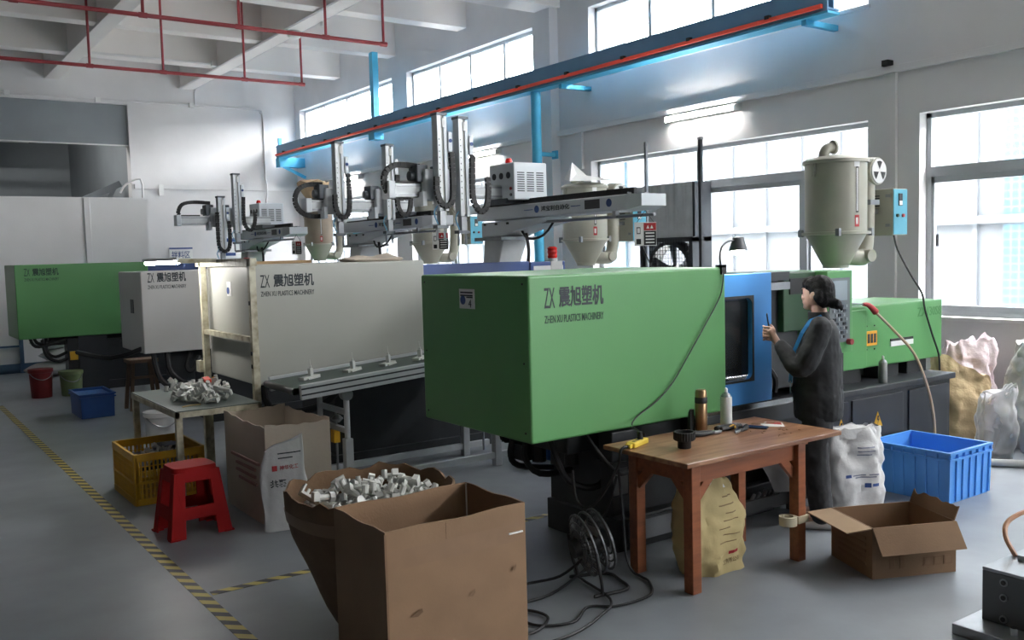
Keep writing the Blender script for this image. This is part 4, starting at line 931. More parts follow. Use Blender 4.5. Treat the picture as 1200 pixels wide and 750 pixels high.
def sack(name, w_, d_, h_, loc, rz, material, label, seed, group=None, **k):
    t = thing(name, label, 'sack', loc, rz, group)
    sack_mesh(w_, d_, h_, seed, **k).build('sack_body', material, t, smooth=True)
    return t
t = sack('kraft_sack', .47, .24, .5, (3.83, 3.53, 0), .0, SACKK, 'beige kraft sack with dark print slumped under the wooden table', 3, top=.72, lean=(-.03, .02), bulge=.0, amp=.035, crumple=.03, n=60, m=40)
kb = t.children[0]; FI = mat('faded_ink', S(134, 112, 76), .7)
MB().loft([[(-.1, -.04, 0), (.1, -.04, 0), (.1, .04, 0), (-.1, .04, 0)], [(-.08, -.02, .07), (.07, -.03, .05), (.08, .03, .06), (-.06, .03, .08)]]).build('white_liner', PAPER, t).location = (-.01, .01, .45)
for k, (a, b_) in enumerate(((-.06, .08), (-.02, .1), (-.06, .03), (-.02, .1), (.0, .09), (-.03, .1), (.02, .1))): decal(t, kb, a, b_, -.3, .17+.04*k, .176+.04*k, 'print_line', FI)
decal(t, kb, .02, .1, -.3, .1, .118, 'red_line', INKR); wrap(local_text('工有限公司', (-.04, -.3, .05), .15, .028, FI, t), kb)
t = sack('white_sack', .42, .28, .57, (5.38, 3.7, 0), -.4, SACKW, 'white woven sack with folded-back rim standing by the blue bin', 5, top=.88, bulge=.03, amp=.04, crown=.03, crumple=.025, n=60, m=40)
kb = t.children[0]
m = MB(); n = 40; r0_ = []
for j in range(4):
    rr = []
    for i in range(n):
        a = 2*PI*i/n; c_, s_ = math.cos(a), math.sin(a)
        k = 1.0+.035*j+.06*noise.noise(Vector((c_*4, s_*4, j*.6)))
        rr.append((.178*k*math.copysign(abs(c_)**.6, c_)*1.07, .082*k*math.copysign(abs(s_)**.6, s_),   .575-.022*j+.03*noise.noise(Vector((c_*3.5, s_*3.5, 9)))))
    r0_.append(rr)
m.loft(r0_, False, False).build('folded_rim', SACKW, t, smooth=True)
PI_ = mat('pale_ink', S(120, 124, 142), .7)
for (z, a, b_) in ((.27, -.07, .03), (.27, .05, .12), (.45, -.02, .1), (.425, -.02, .1), (.4, -.02, .08), (.255, -.05, .1)): decal(t, kb, a, b_, -.4, z, z+.008, 'print_line', PI_)
decal(t, kb, -.13, -.085, -.4, .265, .285, 'print_mark', INKB); decal(t, kb, .02, .06, -.4, .19, .22, 'print_mark', INKB); decal(t, kb, .07, .12, -.4, .195, .215, 'print_mark', INKB)

# ------------------------------------------------------------------ blue bin
def bin_(name, x0, x1, y0, y1, h, mtl, label, cat='bin', ribs=True, taper=.03, fill=None):
    t = thing(name, label, cat, ((x0+x1)/2, (y0+y1)/2, 0)); cx, cy = (x0+x1)/2, (y0+y1)/2; tk_ = .008
    def P(x, y, z): k = 1-taper*(1-z/h); return (cx+(x-cx)*k, cy+(y-cy)*k, z)
    def wall(a, b, nx, ny):
        m = MB(t); vs = []
        for z in (0, h):
            for (x, y) in (a, b): vs.append(P(x, y, z)); 
            for (x, y) in (b, a): vs.append(P(x-nx*tk_, y-ny*tk_, z))
        m.add(vs, [(0, 1, 5, 4), (1, 2, 6, 5), (2, 3, 7, 6), (3, 0, 4, 7), (4, 5, 6, 7), (0, 3, 2, 1)])
        w_ = m.build('side_wall', mtl, t)
        if ribs:
            L = Vector((b[0]-a[0], b[1]-a[1], 0)); N = max(3, int(L.length/.085))
            for i in range(N+1):
                q = Vector((a[0], a[1], 0))+L*(i/N)
                p0 = Vector(P(q.x+nx*.005, q.y+ny*.005, .01)); p1 = Vector(P(q.x+nx*.005, q.y+ny*.005, h*.84))
                MB(t).bar(p0, p1, .014 if i % 2 else .022, .014, up=(nx, ny, 0)).build('rib', mtl, w_)
    wall((x0, y0), (x1, y0), 0, -1); wall((x1, y0), (x1, y1), 1, 0); wall((x1, y1), (x0, y1), 0, 1); wall((x0, y1), (x0, y0), -1, 0)
    plate(t, x0+.02, x1-.02, y0+.02, y1-.02, 0.0, .01, 'bin_floor', mtl)
    for zz in (h-.012, h*.84):
        r_ = MB(t); o_ = .016
        r_.box(x0-o_, x1+o_, y0-o_, y0, zz-.004, zz+.012).box(x0-o_, x1+o_, y1, y1+o_, zz-.004, zz+.012).box(x0-o_, x0, y0, y1, zz-.004, zz+.012).box(x1, x1+o_, y0, y1, zz-.004, zz+.012)
        r_.build('rim', mtl, t)
    if ribs:
        for (a, b, nx, ny) in (((x0, y0), (x1, y0), 0, -1), ((x0, y1), (x0, y0), -1, 0)):
            L = Vector((b[0]-a[0], b[1]-a[1], 0)); N = int(L.length/.085)
            for i in range(N+1):
                q = Vector((a[0], a[1], 0))+L*(i/N); MB(t).bar((q.x+nx*.008, q.y+ny*.008, h*.84), (q.x+nx*.008, q.y+ny*.008, h-.01), .012, .016, up=(nx, ny, 0)).build('rim_rib', mtl, t)
    if fill: plate(t, x0+.015, x1-.015, y0+.015, y1-.015, h*.86, h*.9, 'lid', fill)
    return t
bin_('plastic_bin', 5.99, 6.52, 3.35, 3.95, .36, BLUEB, 'open bright blue ribbed plastic bin on the floor by the machine bed', 'bin')
bin_('plastic_bin', 2.03, 2.4, 11.56, 12.2, .285, BLUEB2, 'lidded dull blue plastic box standing alone in the aisle', 'box', ribs=False, fill=BLUEB2)

# ------------------------------------------------------------------ cartons
def panel(mb, a, b, z0, z1, th=.007, wob=0, seed=0, nx=10, nz=6, lip=None):
    """upright cardboard panel from a to b (xy), bulging a little"""
    a = Vector((a[0], a[1], 0)); b = Vector((b[0], b[1], 0)); d = b-a; nrm = Vector((d.y, -d.x, 0)).normalized()
    vs = []; 
    for s in (0, 1):
        for j in range(nz+1):
            for i in range(nx+1):
                u, v = i/nx, j/nz
                off = wob*(math.sin(PI*u)*math.sin(PI*min(1, v*.8+.2))+.4*noise.noise(Vector((u*3+seed, v*3, 1))))*(1 if 0 < i < nx else .0)
                zt = z1+(lip(u) if lip else 0)
                p = a+d*u+nrm*(off-(th if s else 0)); vs.append((p.x, p.y, z0+(zt-z0)*v))
    W = nx+1; K = W*(nz+1); fs = []
    for j in range(nz):
        for i in range(nx):
            q = j*W+i; fs += [(q, q+1, q+W+1, q+W), (K+q, K+q+W, K+q+W+1, K+q+1)]
    for i in range(nx): fs += [(nz*W+i, nz*W+i+1, K+nz*W+i+1, K+nz*W+i), (i, K+i, K+i+1, i+1)]
    for j in range(nz): fs += [(j*W, j*W+W, K+j*W+W, K+j*W), (j*W+nx, K+j*W+nx, K+j*W+W+nx, j*W+W+nx)]
    return mb.add(vs, fs)
t = thing('carton', 'big open brown cardboard carton, empty, in front of the scrap-filled one', 'carton', (1.9, 3.34, 0))
X0, X1, Y0, Y1, H = 1.575, 2.235, 3.1, 3.56, .75
for k, (a, b_, wb_) in enumerate((((X0, Y0), (X1, Y0), .006), ((X1, Y0), (X1, Y1), .012), ((X1, Y1), (X0, Y1), -.004), ((X0, Y1), (X0, Y0), -.012))):
    pl = panel(MB(t), a, b_, 0, H, wob=wb_, seed=k*2.3, lip=lambda u: .006*math.sin(9*u)*math.sin(3*u)).build('side_panel', KRAFT, t, smooth=True)
    if k == 0: fp = pl
plate(t, X0+.01, X1-.01, Y0+.01, Y1-.01, 0, .008, 'bottom_panel', KRAFT)
MB(t).box(X0-.004, X0+.005, Y0-.003, Y0+.004, 0, H-.01).build('corner_edge', KRAFTE, fp)
for z_ in (H-.155, H-.13, H-.105): decal(t, fp, X0+.012-1.9, X1-.012-1.9, Y0-3.34-.3, z_, z_+.0255, 'tape_strip', TAPE, 30).modifiers[0].offset = .0015
panel(MB(t), (X0+.27, Y0-.001), (X0+.272, Y0-.001), .05, H-.01, .001, 0, 0, nx=1, nz=6).build('crease', KRAFTE, fp)
for (x, z, w_) in ((X0+.09, .4, .06), (X0+.36, .42, .035), (X0+.58, .48, .02)):
    MB(t).add([(x, Y0-.012, z), (x+w_, Y0-.01, z+.008), (x+w_*.9, Y0-.014, z+.025), (x+w_*.6, Y0-.01, z-.006)], [(0, 1, 2), (0, 3, 1)]).build('tear', KRAFTE, fp)
MB(t).box(X1-.09, X1-.02, Y0-.011, Y0-.004, H-.12, H-.114).build('white_scuff', PAPER, fp)
plate(t, X1-.012, X1-.008, Y1-.02, Y1-.012, .02, H-.002, 'inner_seam', PAPER)

# scrap-filled round fibre carton
t = thing('fibre_drum_carton', 'worn round brown carton with a torn rim, heaped with white moulded scrap', 'carton', (1.97, 3.95, 0))
m = MB(t); n = 48; rings = []
def rim(a): return .035*noise.noise(Vector((math.cos(a)*4, math.sin(a)*4, 2)))+.02*noise.noise(Vector((math.cos(a)*11, math.sin(a)*11, 5)))
for s in (0, 1):
    js = range(11) if s == 0 else range(10, -1, -1)
    for j in js:
        q = j/10; R = .24+.15*min(1, q*1.5)**.8+.008*math.sin(q*9)
        cx = 2.05-.11*q; cy = 3.95; r_ = []
        for i in range(n):
            a = 2*PI*i/n; c_, s_ = math.cos(a), math.sin(a)
            k = R*(1+.03*noise.noise(Vector((c_*2, s_*2, q*2))))-(.009 if s else 0)
            r_.append((cx+k*math.copysign(abs(c_)**.85, c_), cy+k*.95*math.copysign(abs(s_)**.85, s_), q*.715+(rim(a) if j > 8 else 0)*(1 if j == 10 else .4)+(.01 if s and j == 0 else 0)))
        rings.append(r_)
drum_wall = m.loft(rings).build('carton_wall', KRAFTE, t, smooth=True)
m = MB(t); rr = []
for z in (.57, .63):
    q = z/.715; R = .24+.15*min(1, q*1.5)**.8+.008*math.sin(q*9)+.004; r_ = []
    for i in range(n):
        a = 2*PI*i/n; c_, s_ = math.cos(a), math.sin(a); k = R*(1+.03*noise.noise(Vector((c_*2, s_*2, q*2))))
        r_.append((2.05-.11*q+k*math.copysign(abs(c_)**.85, c_), 3.95+k*.95*math.copysign(abs(s_)**.85, s_), z))
    rr.append(r_)
m.loft(rr, False, False).build('tape_band', TAPE, t, smooth=True)
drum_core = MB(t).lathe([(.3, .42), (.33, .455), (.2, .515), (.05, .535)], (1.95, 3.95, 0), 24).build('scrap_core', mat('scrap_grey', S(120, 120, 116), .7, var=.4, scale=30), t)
# moulded scrap pieces: three shapes sharing mesh data
def piece_mesh(kind):
    m = MB()
    if kind == 0: m.cyl((-.03, 0, 0), (.05, 0, 0), .012, n=8); m.cyl((.03, 0, 0), (.05, 0, 0), .02, n=8); m.box(-.035, -.012, -.014, .014, -.012, .02)
    elif kind == 1: m.box(-.035, .035, -.018, .018, -.005, .005); m.box(-.035, -.028, -.018, .018, 0, .035); m.cyl((.018, 0, 0), (.018, 0, .04), .01, n=8); m.cyl((-.008, 0, 0), (-.008, 0, .03), .006, n=6)
    else: m.box(-.05, .05, -.005, .005, -.005, .005); m.box(-.006, .006, -.035, .035, -.005, .005); m.cyl((.045, 0, -.014), (.045, 0, .016), .013, n=8); m.cyl((0, .032, -.014), (0, .032, .02), .012, n=8); m.box(-.055, -.035, -.012, .012, -.012, .012)
    o = m.build('p', PART); me = o.data; bpy.data.objects.remove(o); return me
PM = [piece_mesh(k) for k in range(3)]
def bvh_of(me, M): return BVHTree.FromPolygons([M @ v.co for v in me.vertices], [tuple(p.vertices) for p in me.polygons])
def solid(o): return bvh_of(o.data, wm(o))
def settle(me, x, y, z0, s, heap, base, tries=12, spread=(.03, .03), tilt=.7, slope=.25):
    """lower a piece from above until it touches the heap; the lowest of a few tries wins"""
    best = None
    for k in range(tries):
        a = random.random()*2*PI; q = math.sqrt(random.random()); px, py = x+spread[0]*q*math.cos(a), y+spread[1]*q*math.sin(a)
        rot = Matrix.Rotation(random.random()*6.3, 4, 'Z') @ Matrix.Rotation(random.uniform(-tilt, tilt), 4, 'Y') @ Matrix.Rotation(random.uniform(-tilt, tilt), 4, 'X')
        near = [h for h in heap if (h[0]-px)**2+(h[1]-py)**2 < (.15*s)**2]
        def hit(z):
            b_ = bvh_of(me, Matrix.Translation((px, py, z)) @ rot @ Matrix.Scale(s, 4))
            return any(b_.overlap(g) for g in base) or any(b_.overlap(h[2]) for h in near)
        z = z0
        if hit(z): continue
        while z > z0-.6 and not hit(z-.014): z -= .014
        st = .007
        while st > .0006:
            if not hit(z-st): z -= st
            st /= 2
        sc = z+slope*math.hypot(px-x, py-y)
        if best is None or sc < best[0]: best = (sc, z, px, py, rot)
    sc, z, px, py, rot = best
    M = Matrix.Translation((px, py, z)) @ rot
    heap.append((px, py, bvh_of(me, M @ Matrix.Scale(s, 4))))
    return M
def piece(x, y, z0, label, group, heap, base, spread, s=1.0, slope=.25):
    me = random.choice(PM); M = settle(me, x, y, z0, s, heap, base, spread=spread, slope=slope)
    o = bpy.data.objects.new('moulded_piece', me); COL.objects.link(o)
    o.location = M.translation; o.rotation_euler = M.to_euler(); o.scale = (s, s, s)
    return tag(o, label, 'moulded piece', group)
heap = []; base = [solid(drum_wall), solid(drum_core)]
for k in range(110):
    piece(1.95, 3.95, 1.1, 'white moulded scrap piece heaped in the round brown carton', 'scrap pieces in the round carton', heap, base, (.31, .29), s=1.25)

# white carton with sack leaning on it
t = thing('carton', 'open pale carton with faded red print behind the red stool', 'carton', (2.4, 6.35, 0))
X0, X1, Y0, Y1, H = 2.16, 2.63, 5.95, 6.78, .69
for k, (a, b_, wb_) in enumerate((((X0, Y0), (X1, Y0), .008), ((X1, Y0), (X1, Y1), .01), ((X1, Y1), (X0, Y1), .0), ((X0, Y1), (X0, Y0), .015))):
    pl = panel(MB(t), a, b_, 0, H, wob=wb_, seed=k*1.7+4, lip=lambda u: -.02*abs(math.sin(2.2*u))+.006*math.sin(23*u)).build('side_panel', CARTW, t, smooth=True)
FADE = mat('faded_red', S(160, 124, 116), .8)
for k, (y0_, y1_) in enumerate(((6.05, 6.6), (6.12, 6.5), (6.12, 6.5), (6.1, 6.45))): plate(t, X0-.022, X0-.005, y0_, y1_, .40-.05*k, .42-.05*k, 'print_line', FADE, pl)
plate(t, X0+.01, X1-.01, Y0+.01, Y1-.01, 0, .01, 'bottom_panel', CARTW); plate(t, X0+.1, X1-.1, Y0+.2, Y1-.1, .4, .46, 'white_wrap', PAPER)
t = thing('white_sack', 'white sack with red emblem leaning on the pale carton', 'sack', (2.27, 5.85, 0), -.12)
m = MB(); rings = []
for j in range(13):
    q = j/12; z = .57*q; hw = .165*(1.05-.22*q+.05*math.sin(q*5)); hd = .05*(1-.75*q)+.01; sh = -.02*q+.015*math.sin(q*8); r_ = []
    for i in range(24):
        a = 2*PI*i/24; c_, s_ = math.cos(a), math.sin(a); nz = .014*noise.noise(Vector((c_*2, s_*2, z*8)))
        r_.append((hw*math.copysign(abs(c_)**.5, c_)+sh+nz, hd*math.copysign(abs(s_)**.7, s_)+.0+.05*q+nz, z+(.05*c_ if j == 12 else 0)))
    rings.append(r_)
sb = m.loft(rings).build('sack_body', SACKW, t, smooth=True)
wrap(local_text('神华化工', (-.055, -.2, .395), .13, .032, INKR, t, .015), sb); wrap(local_text('共聚', (-.12, -.2, .285), .11, .05, INK, t, .02), sb)
decal(t, sb, -.104, -.07, -.2, .393, .429, 'red_emblem', INKR, 4)
for k, z in enumerate((.5, .47)): decal(t, sb, -.06, .1-.06*k, -.2, z, z+.008, 'print_line', INK)

# brown carton with spread flaps on the floor
rz = math.atan2(-.21, .455)
t = thing('carton', 'low brown carton with spread flaps near the white sack', 'carton', (4.338, 2.848, 0), rz)
Lx, Ly, H = .5, .42, .28
for k, (a, b_) in enumerate((((0, 0), (Lx, 0)), ((Lx, 0), (Lx, Ly)), ((Lx, Ly), (0, Ly)), ((0, Ly), (0, 0)))):
    pl = panel(MB(), a, b_, 0, H, wob=.003, seed=k).build('side_panel', KRAFT, t, smooth=True)
MB().box(.008, Lx-.008, .008, Ly-.008, 0, .008).build('bottom_panel', KRAFT, t)
def flap(p0, p1, d, mtl, jag=0, name='flap'):
    p0 = Vector(p0); p1 = Vector(p1); d = Vector(d); n = 26 if jag else 10; nr = (p1-p0).cross(d).normalized()*.006; vs = []
    for s in (0, 1):
        for i in range(n+1):
            q = i/n; p = p0+(p1-p0)*q; vs.append(p+nr*s)
        for i in range(n+1):
            q = i/n; p = p0+(p1-p0)*q; vs.append(p+d*(1-jag*abs(noise.noise(Vector((q*4, 1, 3))))*1.6)+nr*s)
    W = n+1; fs = []
    for i in range(n): fs += [(i, i+1, W+i+1, W+i), (2*W+i, 3*W+i, 3*W+i+1, 2*W+i+1), (i, 2*W+i, 2*W+i+1, i+1), (W+i, W+i+1, 3*W+i+1, 3*W+i)]
    fs += [(0, W, 3*W, 2*W), (n, 2*W+n, 3*W+n, W+n)]
    return MB().add(vs, fs).build(name, mtl, t)
flap((.0, -.004, H), (Lx, -.004, H), (.01, -.075, -.13), KRAFT)
flap((-.004, Ly, H), (-.004, 0, H), (-.148, .0, -.012), KRAFTI)
flap((Lx, 0.02, H), (Lx, Ly, H), (.03, 0, .075), KRAFT, .45)
MB().box(.02, .3, -.06, -.055, 0, 0.001)
for k in range(3): MB().box(.3+k*.062, .3+k*.062+.05, -.005, -.0005, .05, .1).build('print_mark', mat('box_ink', S(128, 98, 72), .8), t); MB().box(.308+k*.062, .342+k*.062, -.006, -.0045, .058, .092).build('print_field', KRAFT, t)
for x in (.1, .16): MB().box(x, x+.025, -.005, -.0005, .05, .16).build('print_mark', mat('box_ink', S(128, 98, 72), .8), t)
MB().box(.2, .47, -.006, -.001, .15, .158).build('hand_slot', RUBBER, t)
for k in range(5): MB().box(-.005, -.0005, .06, .34, .06+.035*k, .075+.035*k).build('print_line', mat('box_ink', S(128, 98, 72), .8), t)

# ------------------------------------------------------------------ red stool
t = thing('plastic_stool', 'red moulded plastic stool beside the yellow crate', 'stool', (1.735, 6.22, 0), .06)
HS = .455
def hx(z): q = z/HS; return .205*(1-q)+.145*q
def hy(z): q = z/HS; return .185*(1-q)+.13*q
def strip(side, s0, s1, z0, z1, s0t=None, s1t=None, th=.012):
    s0t = s0 if s0t is None else s0t; s1t = s1 if s1t is None else s1t
    vs = []
    for o in (0, th):
        for z, a, b in ((z0, s0, s1), (z1, s0t, s1t)):
            X, Y = hx(z)-o, hy(z)-o
            for s in (a, b):
                p = {0: (s*hx(z), -Y), 1: (X, s*hy(z)), 2: (s*hx(z), Y), 3: (-X, s*hy(z))}[side]; vs.append((p[0], p[1], z))
    return vs, [(0, 1, 3, 2), (4, 6, 7, 5), (0, 4, 5, 1), (2, 3, 7, 6), (0, 2, 6, 4), (1, 5, 7, 3)]
for sx in (-1, 1):
    for sy in (-1, 1):
        m = MB()
        for side, s in ((0 if sy < 0 else 2, sx), (1 if sx > 0 else 3, sy)):
            m.add(*strip(side, *sorted((s, s*.52)), 0, HS-.03))
            # flared foot
        x, y = sx*hx(0), sy*hy(0)
        m.box(min(x, x-sx*.06)-(.008 if sx < 0 else 0), max(x, x-sx*.06)+(.008 if sx > 0 else 0), min(y, y-sy*.05)-(.008 if sy < 0 else 0), max(y, y-sy*.05)+(.008 if sy > 0 else 0), 0, .012)
        m.build('leg', REDS, t, bevel=.004)
for side in range(4):
    MB().add(*strip(side, -.56, .56, .12, .2)).build('stretcher', REDS, t, bevel=.003)
    MB().add(*strip(side, -.56, .56, .36, HS-.02)).build('apron', REDS, t, bevel=.003)
m = MB(); rings = []
for z, k in ((HS-.035, 1.0), (HS-.012, .995), (HS, .95)):
    r_ = []
    for i in range(32):
        a = 2*PI*i/32; c_, s_ = math.cos(a), math.sin(a); r_.append((hx(HS)*1.03*k*math.copysign(abs(c_)**.4, c_), hy(HS)*1.03*k*math.copysign(abs(s_)**.4, s_), z))
    rings.append(r_)
m.loft(rings).build('seat', REDS, t, smooth=True)

# ------------------------------------------------------------------ yellow lattice crate
t = thing('plastic_crate', 'yellow lattice plastic crate holding a few white pieces', 'crate', (1.85, 7.45, 0))
X0, X1, Y0, Y1, H = 1.58, 2.1, 7.1, 7.8, .385
plate(t, X0, X1, Y0, Y1, 0, .012, 'crate_floor', YEL)
for x in (X0, X1-.04):
    for y in (Y0, Y1-.04): plate(t, x, x+.04, y, y+.04, 0, H, 'corner_post', YEL, bevel=.006)
def lattice(fix, a0, a1, axis):
    m = MB(t)
    def bx(a, b, z0, z1, o=0):
        if axis == 0: m.box(a, b, fix-.006+o, fix+.006-o, z0, z1)
        else: m.box(fix-.006+o, fix+.006-o, a, b, z0, z1)
    for z0, z1 in ((H-.055, H), (H*.42, H*.42+.018), (0, .05)): bx(a0, a1, z0, z1, -.004)
    n = int((a1-a0)/.03)
    for i in range(n+1):
        a = a0+(a1-a0)*i/n; bx(a-.006, a+.006, .02, H-.02)
    for k in range(7): bx(a0, a1, .075+k*.042, .081+k*.042, .002)
    m.build('side_lattice', YEL, t)
lattice(Y0+.006, X0+.02, X1-.02, 0); lattice(Y1-.006, X0+.02, X1-.02, 0); lattice(X0+.006, Y0+.02, Y1-.02, 1); lattice(X1-.006, Y0+.02, Y1-.02, 1)
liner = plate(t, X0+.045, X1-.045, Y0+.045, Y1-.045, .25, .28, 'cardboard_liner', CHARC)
bowl = single(MB().lathe([(.05, 0), (.09, .03), (.1, .07), (.095, .07), (.08, .03), (.04, .01)], n=20), 'metal_bowl', STEEL, 'small metal bowl inside the yellow crate', 'bowl', (1.93, 7.58, .2795), smooth=True)
heap = []; base = [solid(liner), solid(bowl)]
for k in range(12): piece(1.84, 7.34, .6, 'white moulded piece inside the yellow crate', 'pieces in the yellow crate', heap, base, (.16, .13), s=1.1)

# ------------------------------------------------------------------ cream work table, steel frame, lamp
t = thing('steel_table', 'small grey-topped table with cream angle-steel legs holding white pieces', 'table', (2.13, 7.42, 0))
X0, X1, Y0, Y1, ZT2 = 1.81, 2.45, 6.78, 8.1, .72
steel_top = plate(t, X0+.005, X1-.005, Y0+.005, Y1-.005, ZT2-.012, ZT2, 'table_top', mat('top_grey', S(84, 94, 90), .4, var=.12))
for a in ((X0, X1, Y0, Y0+.03), (X0, X1, Y1-.03, Y1), (X0, X0+.03, Y0, Y1), (X1-.03, X1, Y0, Y1)): plate(t, *a, ZT2-.05, ZT2-.008, 'edge_rail', CREAM)
for x in (X0+.005, X1-.055):
    for y in (Y0+.005, Y1-.055): plate(t, x, x+.045, y, y+.045, 0, ZT2-.02, 'leg', CREAM)
heap = []; base = [solid(steel_top)]
for k in range(34):
    piece(2.14, 7.24, 1.2, 'white moulded piece piled on the small grey-topped table', 'pieces on the grey-topped table', heap, base, (.19, .3), s=1.4, slope=.22)
o = single(MB().box(-.05, .05, -.025, .025, 0, .03), 'orange_piece', ORANGE, 'small orange piece on top of the white pieces', 'piece', bevel=.006)
M_ = settle(o.data, 2.18, 7.25, 1.2, 1.0, heap, base, tilt=.25); o.location = M_.translation; o.rotation_euler = M_.to_euler()
single(MB().tube([(-.07, 0, .006), (0, .02, .008), (.07, .02, .006)], .005, 5), 'pale_stick', mat('pale_yellow', S(196, 168, 110), .6), 'yellowish stick lying at the table edge', 'stick', (1.98, 6.95, ZT2))
t = thing('angle_steel_stand', 'worn cream angle-steel frame standing around the end of the grey-white machine', 'frame', (2.44, 7.55, 0))
for y in (6.93, 8.16): plate(t, 2.455, 2.505, y, y+.05, 0, 1.8, 'post', CREAM)
plate(t, 2.455, 2.505, 6.9, 8.3, 1.75, 1.81, 'top_rail', CREAM); plate(t, 2.46, 2.5, 6.95, 8.2, 1.16, 1.2, 'middle_rail', CREAM)
for z in (1.45, 1.06, .96): plate(t, 2.448, 2.456, 6.945, 6.965, z, z+.03, 'rust_hole', RUBBER)
plate(t, 2.42, 2.46, 8.2, 8.3, .82, .92, 'junction_block', CREAM)
t = thing('fluorescent_lamp', 'lit bare tube lamp clamped to the cream steel frame', 'lamp', (2.13, 8.1, 1.76))
MB(t).cyl((2.17, 7.8, 1.795), (2.09, 8.5, 1.79), .016, n=10).build('lamp_tube', TUBE2, t, smooth=True)
MB(t).bar((2.175, 7.78, 1.82), (2.085, 8.52, 1.815), .05, .025).build('lamp_housing', PAPER, t); MB(t).bar((2.457, 7.71, 1.8), (2.16, 7.8, 1.805), .035, .035).build('lamp_holder', CREAM, t)

# ------------------------------------------------------------------ belt conveyor
t = thing('belt_conveyor', 'aluminium belt conveyor in front of the grey-white machine', 'conveyor', (3.3, 6.6, 0))
p0, p1 = Vector((2.56, 0, .85)), Vector((4.5, 0, .98)); yA, yB_ = 6.4, 6.98
sl = (p1.z-p0.z)/(p1.x-p0.x)
def zc(x): return .85+sl*(x-2.56)
MB(t).add([(2.56, yA, zc(2.56)), (4.5, yA, zc(4.5)), (4.5, yB_, zc(4.5)), (2.56, yB_, zc(2.56)), (2.56, yA, zc(2.56)-.05), (4.5, yA, zc(4.5)-.05), (4.5, yB_, zc(4.5)-.05), (2.56, yB_, zc(2.56)-.05)], [(0, 1, 2, 3), (4, 7, 6, 5), (0, 4, 5, 1), (2, 6, 7, 3), (0, 3, 7, 4), (1, 5, 6, 2)]).build('belt', mat('belt_green', S(70, 84, 78), .5, var=.15), t)
MB(t).cyl((2.57, yA, zc(2.57)-.026), (2.57, yB_, zc(2.57)-.026), .028, n=14).build('end_roller', CHARC, t, smooth=True)
for y in (yA-.02, yB_+.02):
    r_ = MB(t).bar((2.6, y, zc(2.6)-.035), (4.5, y, zc(4.5)-.035), .04, .11).build('side_rail', ALUM, t, bevel=.003)
    for dz in (-.01, -.055): MB(t).bar((2.6, y-.021 if y < 6.6 else y+.021, zc(2.6)+dz), (4.5, y-.021 if y < 6.6 else y+.021, zc(4.5)+dz), .003, .012).build('groove', CHARC, r_)
for x in (2.98, 4.35):
    for y in (6.42, 6.92):
        MB(t).cyl((x, y, .38), (x, y, zc(x)-.08), .022, n=14).build('upper_leg', ALUM, t, smooth=True); MB(t).box(x-.032, x+.032, y-.032, y+.032, 0, .42).build('lower_leg', ALUM, t, bevel=.004)
        MB(t).cyl((x, y-.03, zc(x)-.12), (x, y+.03, zc(x)-.12), .045, n=18).build('pivot_plate', STEEL, t, smooth=True)
    for z in (.62, .48): MB(t).bar((x, 6.42, z), (x, 6.92, z), .03, .04).build('crossbar', ALUM, t)
    MB(t).cyl((x+.0, 6.62, .1), (x, 6.62, .62), .01, n=8).build('height_screw', STEEL, t)
MB(t).lathe([(.02, -.03), (.04, -.01), (.05, 0), (.04, .01), (.02, .03)], (2.98, 6.6, .55), 8).build('star_knob', STEEL, t); plate(t, 2.95, 3.0, 6.6, 6.66, .36, .46, 'yellow_label', YEL)
for y in (6.42, 6.92): MB(t).bar((2.72, y, .09), (4.6, y, .09), .04, .05).build('base_rail', ALUM, t)
for i, x in enumerate((2.82, 3.18, 3.5, 3.8)):
    o = MB(); o.box(-.085, .085, -.03, .03, 0, .022); o.box(-.05, .07, -.045, .045, 0, .012); o.box(.0, .03, -.015, .015, .02, .08); o.cyl((.02, 0, .08), (.022, 0, .1), .008, n=6); o.cyl((.02, 0, .02), (.018, 0, .15), .003, n=4)
    u = single(o, 'moulded_part', PART, 'white moulded part with an upright peg lying on the conveyor belt', 'moulded part', (x, 6.72, zc(x)-.001), 'parts riding on the conveyor'); u.rotation_euler = (Matrix.Rotation(-math.atan(sl), 3, 'Y') @ Matrix.Rotation(.35+.1*i, 3, 'Z')).to_euler()

# ------------------------------------------------------------------ bits on the grey-white machine and the bin behind it
single(MB().box(-.45, .45, -.02, .02, 0, .03), 'wooden_strip', mat('pale_wood', S(186, 156, 116), .7), 'thin wooden strip lying on top of the grey-white guard', 'strip', (3.05, 8.2, 1.752))
single(MB().lathe([(.05, 0), (.055, .02), (.05, .05), (.02, .065)], n=16), 'red_stopper', INKR, 'round red stopper on top of the grey-white guard', 'stopper', (2.85, 8.1, 1.752), smooth=True)
single(sack_mesh(.5, .3, .05, 31, top=.6, amp=.03, crumple=.03, n=48, m=12), 'crumpled_film', CARTW, 'crumpled pale film lying flat on the grey-white guard', 'film', (3.75, 7.45, 1.752), smooth=True)
bin_('plastic_bin', 4.78, 5.25, 5.9, 6.35, .42, BLUEB2, 'blue plastic bin on the floor between the green machine and the conveyor')

